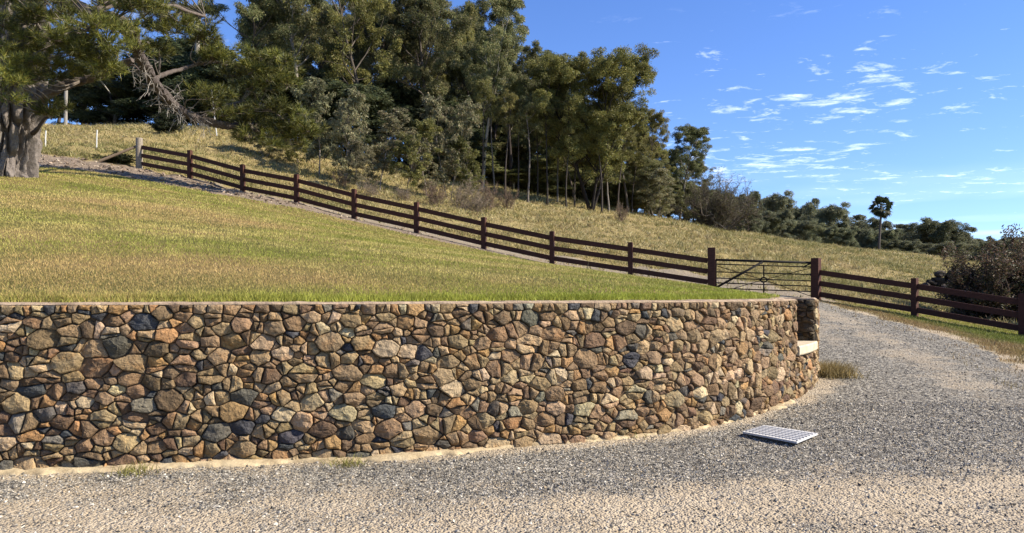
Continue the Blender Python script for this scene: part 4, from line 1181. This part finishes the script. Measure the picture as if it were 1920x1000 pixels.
FAR = 'distant gums beyond the crest of the paddock'
for k, (key, px, D_, t_, w_, lab) in enumerate([
    ('far3', 1402, 105, 366, 70, 'dark pointed tree just right of the bare grey tree'),
    ('far1', 1452, 135, 362, 95, 'domed far gum forming the first hump of the distant treeline'),
    ('far2', 1508, 150, 375, 85, 'far gum in the dip after the first hump of the distant treeline'),
    ('far1', 1556, 138, 383, 95, 'broad domed far gum with pale limbs in the middle of the distant treeline'),
    ('far2', 1612, 150, 407, 90, 'far gum left of the palm crown'),
    ('far3', 1580, 122, 425, 85, 'low far tree at the crest below the broad domed gum'),
    ('far3', 1640, 128, 430, 75, 'low far tree at the foot of the palm on its left'),
    ('far1', 1755, 132, 411, 110, 'biggest far gum right of the palm'),
    ('far2', 1808, 138, 428, 85, 'far gum at the low right end of the distant treeline'),
    ('far2', 1708, 150, 424, 75, 'far gum between the palm and the biggest gum right of it'),
    ('far3', 1850, 120, 452, 80, 'low far tree above the purple brown shrub'),
    ('far3', 1905, 140, 444, 80, 'far tree peeping over the purple brown shrub at the right edge'),
    ('far3', 1440, 112, 398, 80, 'low dark tree in front of the first hump of the distant treeline'),
    ('far1', 1500, 118, 412, 80, 'low dark tree at the crest between the first hump and the broad domed gum'),
    ('far3', 1700, 120, 450, 80, 'low dark tree at the crest just right of the palm trunk'),
    ('far1', 1775, 112, 455, 85, 'low dark tree at the crest under the biggest far gum'),
]): plant(key, px, D_, t_, w_, 'far_gum', lab, 'tree', FAR)
for px in np.arange(1380, 1960, 48):
    plant('far2' if px % 96 else 'far3', px + rs2.uniform(-12, 12), 170 + rs2.uniform(-8, 12), np.interp(px, [1380, 1500, 1620, 1700, 1850, 1960], [378, 390, 412, 424, 444, 456]) + rs2.uniform(-4, 12), 115, 'far_gum', 'farthest gum filling the gaps of the distant treeline', 'tree', 'farthest gums of the treeline')

# ------------------------------------------------------------------ palm
x, y, z = ground_pt(1647, 118)
palm = thing('fan_palm', 'tall lone fan palm standing above the distant treeline', 'palm', (x, y, z)); ptop = EYE + (HY - 388) / F * 118 - z
mb = MB(); mb.tube([(0, 0, -.3), (.1, 0, ptop * .4), (.35, 0, ptop * .8), (.42, 0, ptop)], [.24, .18, .16, .15], 10, (.09, .08, .07)); mb.build('trunk', M['bark'], palm, smooth=True)
rs3 = np.random.RandomState(9)
for k in range(30):
    mb = MB(); az = k * 2.399; el = R(84 - k * 5.0); d = np.array([math.cos(az) * math.cos(el), math.sin(az) * math.cos(el), math.sin(el)])
    L = rs3.uniform(.8, 1.2); b0 = np.array([.42, 0, ptop - .05]); tip = b0 + d * L
    mb.tube([b0, b0 + d * L * .5 + [0, 0, .04], tip], [.035, .028, .022], 4, (.06, .07, .025))
    side = unit(np.cross(d, [0, 0, 1.0001])); upv = np.cross(side, d); ro = rs3.uniform(-1.2, 1.2); side, upv = side * math.cos(ro) + upv * math.sin(ro), upv * math.cos(ro) - side * math.sin(ro)
    for q in np.linspace(-1.75, 1.75, 17):
        dv = d * math.cos(q) + side * math.sin(q); rl = .95 * rs3.uniform(.8, 1.1) * (.75 + .25 * math.cos(q))
        p1_ = tip + dv * rl * .62 + upv * .03; p2_ = tip + dv * rl + np.array([0, 0, -.16 * rl]); wv = unit(np.cross(dv, upv)) * .085
        mb.add([tip, p1_ + wv, p2_, p1_ - wv], [(0, 1, 2, 3)], np.array((.035, .045, .018)) * rs3.uniform(.7, 1.3))
    mb.build('frond', M['leaf'], palm)

# ------------------------------------------------------------------ dark soil mound
def lump(mb, c, r, seed, colr, sub=3, sq=.7):
    import bmesh
    bm = bmesh.new(); bmesh.ops.create_icosphere(bm, subdivisions=sub, radius=1)
    V = np.array([v.co[:] for v in bm.verts]); Fc = np.array([[v.index for v in f.verts] for f in bm.faces]); bm.free()
    k = np.array([1 + .35 * mnoise.noise(Vector(v) * 1.4 + Vector((seed, 0, 0))) + .22 * mnoise.noise(Vector(v) * 4 + Vector((0, seed, 0))) for v in V])
    V = V * k[:, None] * np.array([1, 1, sq]) * r + np.asarray(c); mb.add(V, Fc, colr)
x, y, z = ground_pt(1775, 42)
mb = MB(); rr = random.Random(4)
for k in range(46):
    a = rr.uniform(0, 6.28); q = rr.random() ** .6; lx, ly = math.cos(a) * q * 1.55, math.sin(a) * q * .9; hh_ = max(0, .95 * (1 - q ** 1.6))
    lump(mb, (lx, ly, hh_ * rr.uniform(.35, 1.0)), rr.uniform(.12, .34), k * 1.7, np.array((.030, .024, .019)) * rr.uniform(.6, 1.9), 2)
o = mb.build('soil_mound', M['clod']); o.location = (x, y, z - .05); tag(o, 'heap of dark broken earth in the paddock behind the right fence', 'soil heap')

# ------------------------------------------------------------------ the big pine
TD = 23.5
bx, by, bz = ground_pt(14, TD)
pine = thing('pine_tree', 'huge old pine with furrowed grey bark at the left edge of the lawn', 'tree', (bx, by, bz)); po = np.array([bx, by, bz])
def PW_(px, py, D=TD): return W(px, py, D) - po
# trunk with plated bark
nz_, na_ = 300, 230; Hh = 10.5; V = []
for i in range(nz_):
    zf = -.3 + Hh * i / (nz_ - 1); cxx = .10 * math.sin(zf * .5) + .02 * zf
    r0 = .66 + .06 * math.exp(-max(zf, 0) / .3) + .24 * float(sst(.2, 2.0, zf)) - .030 * max(zf - 2, 0)
    for j in range(na_):
        a = 2 * math.pi * j / na_; ca, sa = math.cos(a), math.sin(a)
        wob = .35 * mnoise.noise(Vector((ca * 1.5, sa * 1.5, zf * .7)))
        d = mnoise.voronoi(Vector((ca * 3.6 + wob, sa * 3.6 + wob, zf * .8 + mnoise.noise(Vector((ca * 3, sa * 3, zf * 2))) * .35)))[0]
        e = min(1, max(0, (d[1] - d[0]) * 2.6 - .14)); e = e * e * (3 - 2 * e)
        plate = e ** .6 * .26 + .035 * mnoise.noise(Vector((ca * 9, sa * 9, zf * 5))) + .02 * mnoise.noise(Vector((ca * 24, sa * 24, zf * 12)))
        flare = .05 * max(0, math.cos(a * 5 + 1)) * math.exp(-max(zf, 0) / .45)
        r = r0 * (1 + .10 * mnoise.noise(Vector((ca, sa, zf * .4)))) + plate + flare - .15
        V.append((cxx + ca * r, sa * r, zf, e))
V = np.array(V); mb = MB()
I = np.arange(nz_ * na_).reshape(nz_, na_); J = np.roll(I, -1, 1)
qd = np.stack([I[:-1], J[:-1], J[1:], I[1:]], -1).reshape(-1, 4)
mb.add(V[:, :3], qd, np.array((.165, .14, .125)))
mb.build('trunk', M['bark'], pine, smooth=False)

rsP = np.random.RandomState(12)
def limb(pts, r0, r1, colr=(.10, .08, .068), sides=10, nm='limb', parent=None):
    P = catmull([PW_(*p) for p in pts], 9); nP = len(P)
    P = P + np.array([[mnoise.noise(Vector(p) * 1.1 + Vector((k, 0, 0))) * .06 for k in (0, 9, 18)] for p in P])
    rad = np.linspace(r0, r1, nP) * np.array([1 + .22 * mnoise.noise(Vector(p) * 2.2) for p in P])
    mb = MB(); mb.tube(P, rad, sides + 6, colr)
    if r0 > .06:
        Vv = mb.v[0]; ns = sides + 6
        for k in range(len(Vv)):
            c_ = P[k // ns]; dv = Vv[k] - c_
            Vv[k] = c_ + dv * (1 + .30 * mnoise.noise(Vector(Vv[k]) * 6) + .22 * mnoise.noise(Vector(Vv[k]) * 14))
    o = mb.build(nm, M['bark'], parent or pine, smooth=False)
    return P
limbs = []
limbs.append(limb([(35, 215, 23.6), (70, 190, 23.1), (115, 165, 22.8), (165, 148, 22.6), (212, 131, 22.4), (250, 112, 22.2)], .19, .07, (.075, .06, .05)))
limbs.append(limb([(10, -60, 23.6), (90, -15, 23), (160, 22, 22.6), (215, 38, 22.4), (240, 55, 23.5), (258, 95, 24.6), (278, 135, 25.8), (303, 172, 27), (337, 206, 28.3), (372, 224, 29.5), (412, 233, 30.5), (452, 236, 31.5)], .22, .14, (.068, .057, .049), 12))
limbs.append(limb([(290, 150, 26.4), (315, 138, 27.5), (350, 127, 29), (392, 116, 30), (440, 122, 31), (500, 140, 32), (545, 165, 32.5)], .085, .035, (.07, .056, .048), 8))
limbs.append(limb([(30, 120, 23.5), (48, 98, 22.8), (62, 72, 22.3), (70, 40, 22.0)], .17, .07, (.045, .037, .032)))
limbs.append(limb([(5, 115, 23.2), (-30, 105, 22.5), (-80, 110, 22)], .16, .08, (.045, .037, .032)))
limbs.append(limb([(60, 250, 23.4), (72, 238, 23.0), (84, 222, 22.8), (97, 219, 22.7)], .07, .02, (.05, .04, .035), 7))
limbs.append(limb([(212, 131, 22.4), (232, 124, 22.3), (252, 122, 22.2), (262, 132, 22.2)], .045, .015, (.10, .08, .07), 6))
limbs.append(limb([(180, 146, 22.5), (192, 158, 22.4), (206, 174, 22.3)], .03, .012, (.32, .29, .25), 6))
limbs.append(limb([(30, 20, 23.2), (110, 30, 22.2), (170, 55, 21.7), (205, 80, 21.5)], .12, .04, (.07, .055, .045), 8))
limbs.append(limb([(160, 22, 22.6), (240, 5, 24.5), (320, 12, 26.5), (385, 30, 28.5)], .12, .045, (.09, .07, .06), 8))
limbs.append(limb([(372, 224, 29.5), (420, 200, 30.5), (470, 190, 31.5), (520, 215, 32.5), (560, 250, 33)], .05, .025, (.10, .085, .07), 7))
limbs.append(limb([(452, 236, 31.5), (478, 236, 32.2), (505, 244, 32.8)], .08, .025, (.13, .11, .09), 7))
# pale dead twigs hanging off the descending limb
mb = MB()
for k in range(120):
    t = rsP.uniform(.42, .86); P = limbs[1]; p = P[int(t * (len(P) - 1))] + rsP.normal(0, .06, 3)
    d = np.array([rsP.normal(-.1, .6), rsP.normal(-.2, .5), rsP.uniform(-1.0, .35)])
    pts, dd = wander(p, d, rsP.uniform(.3, 1.0), 4, rsP, .3, -.3)
    mb.tube(pts, np.linspace(.012, .006, len(pts)), 4, np.array((.26, .235, .205)) * rsP.uniform(.6, 1.2), caps=False)
    for q in range(2):
        p2, _ = wander(pts[rsP.randint(1, 4)], dd + rsP.normal(0, .8, 3), rsP.uniform(.12, .35), 3, rsP, .3)
        mb.tube(p2, np.linspace(.008, .005, len(p2)), 4, np.array((.26, .235, .205)) * rsP.uniform(.6, 1.2), caps=False)
mb.build('dead_twigs', M['twig'], pine)
# needle sprays: ellipses of foliage as seen, each with its own distance
NEED = np.array([(.105, .118, .020), (.16, .16, .026), (.062, .074, .018), (.22, .19, .045), (.038, .046, .015)])
def needles(mb, c, axis, rs, nN, L, tone, wdt=.014):
    ax = unit(axis); d = rs.normal(0, 1, (nN, 3)) * .75 + ax * 1.0; d /= np.linalg.norm(d, axis=1)[:, None]
    ln = L * rs.uniform(.6, 1.15, (nN, 1)); w = np.cross(d, rs.normal(0, 1, (nN, 3))); w /= np.linalg.norm(w, axis=1)[:, None] + 1e-9
    b = c + ax * rs.uniform(-.10, .08, (nN, 1))
    V = np.stack([b - w * wdt / 2, b + w * wdt / 2, b + d * ln + np.array([0, 0, -.04]) * ln], 1).reshape(-1, 3)
    cc = NEED[rs.choice(5, nN, p=[.3, .25, .2, .12, .13])] * tone * rs.uniform(.8, 1.2, (nN, 1))
    mb.add(V, np.arange(nN * 3).reshape(-1, 3), np.repeat(cc, 3, 0))
allP = np.concatenate([l for l in limbs if l is not None])
tw = MB()
def spray(mb, px, py, D, rx, ry, nt, tone, L=.24):
    rs = rsP; ra, rb = rx / F * D, ry / F * D
    c0 = PW_(px, py, D)
    # a few sub-pads give the layered, cloudy look of pine foliage
    npad = max(3, int(nt / 14)); pads = []
    for k in range(npad):
        o = np.array([rs.uniform(-1, 1) * ra, rs.uniform(-1, 1) * ra * .8, rs.uniform(-1, 1) * rb])
        if (o[0] / ra) ** 2 + (o[2] / rb) ** 2 > 1.05: o *= .75
        pads.append(o)
    near = allP[np.argmin(np.linalg.norm(allP - c0, axis=1))]
    for o in pads:
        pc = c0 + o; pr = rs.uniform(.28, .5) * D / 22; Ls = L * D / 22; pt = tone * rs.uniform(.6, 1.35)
        mid = (near + pc) / 2 + rs.normal(0, .12, 3) + np.array([0, 0, -.08])
        tw.tube(catmull([near, mid, pc], 3), np.linspace(.028, .010, 7), 5, np.array((.12, .10, .08)) * rs.uniform(.7, 1.4), caps=False)
        for t in range(14):
            a = rs.normal(0, 1, 3); a[2] = abs(a[2]) * .8 + .05; a = unit(a)
            p = pc + a * np.array([1.25, 1.25, .6]) * pr * rs.uniform(.35, 1)
            needles(mb, p, a + np.array([0, 0, .45]), rs, 42, Ls, pt, .014 * D / 22)
            if t % 3 == 0: tw.tube([pc, p], [.009, .006], 4, (.09, .07, .055), caps=False)
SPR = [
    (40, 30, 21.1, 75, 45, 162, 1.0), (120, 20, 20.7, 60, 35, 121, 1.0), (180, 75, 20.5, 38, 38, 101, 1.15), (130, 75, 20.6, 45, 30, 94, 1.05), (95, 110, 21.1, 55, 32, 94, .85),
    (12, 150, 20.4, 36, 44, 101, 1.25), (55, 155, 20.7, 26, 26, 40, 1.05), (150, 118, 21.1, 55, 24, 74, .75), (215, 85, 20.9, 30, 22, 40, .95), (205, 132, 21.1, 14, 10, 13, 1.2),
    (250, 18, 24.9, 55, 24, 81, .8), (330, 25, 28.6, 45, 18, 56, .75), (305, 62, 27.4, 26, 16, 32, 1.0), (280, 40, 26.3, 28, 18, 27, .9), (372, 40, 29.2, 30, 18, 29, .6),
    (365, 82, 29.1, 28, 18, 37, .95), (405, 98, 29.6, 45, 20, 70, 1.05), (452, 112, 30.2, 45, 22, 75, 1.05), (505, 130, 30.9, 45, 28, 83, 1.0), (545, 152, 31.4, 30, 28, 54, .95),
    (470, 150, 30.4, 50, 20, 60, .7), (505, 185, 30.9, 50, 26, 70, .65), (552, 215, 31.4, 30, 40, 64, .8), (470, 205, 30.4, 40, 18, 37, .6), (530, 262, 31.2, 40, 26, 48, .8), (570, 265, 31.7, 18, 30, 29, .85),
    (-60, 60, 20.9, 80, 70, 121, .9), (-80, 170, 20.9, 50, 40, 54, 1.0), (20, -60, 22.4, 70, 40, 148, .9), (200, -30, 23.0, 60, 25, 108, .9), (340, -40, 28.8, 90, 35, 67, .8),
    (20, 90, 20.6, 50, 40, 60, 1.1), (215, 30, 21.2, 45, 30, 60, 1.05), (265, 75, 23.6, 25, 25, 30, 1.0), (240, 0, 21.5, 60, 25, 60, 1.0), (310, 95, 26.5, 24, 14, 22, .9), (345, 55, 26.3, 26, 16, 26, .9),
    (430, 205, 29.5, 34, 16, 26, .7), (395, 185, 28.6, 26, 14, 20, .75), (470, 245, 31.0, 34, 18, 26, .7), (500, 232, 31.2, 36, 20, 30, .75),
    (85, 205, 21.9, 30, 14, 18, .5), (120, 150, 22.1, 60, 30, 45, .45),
]
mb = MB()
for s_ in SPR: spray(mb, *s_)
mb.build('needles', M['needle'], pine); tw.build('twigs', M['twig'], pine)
bpy.context.view_layer.update()
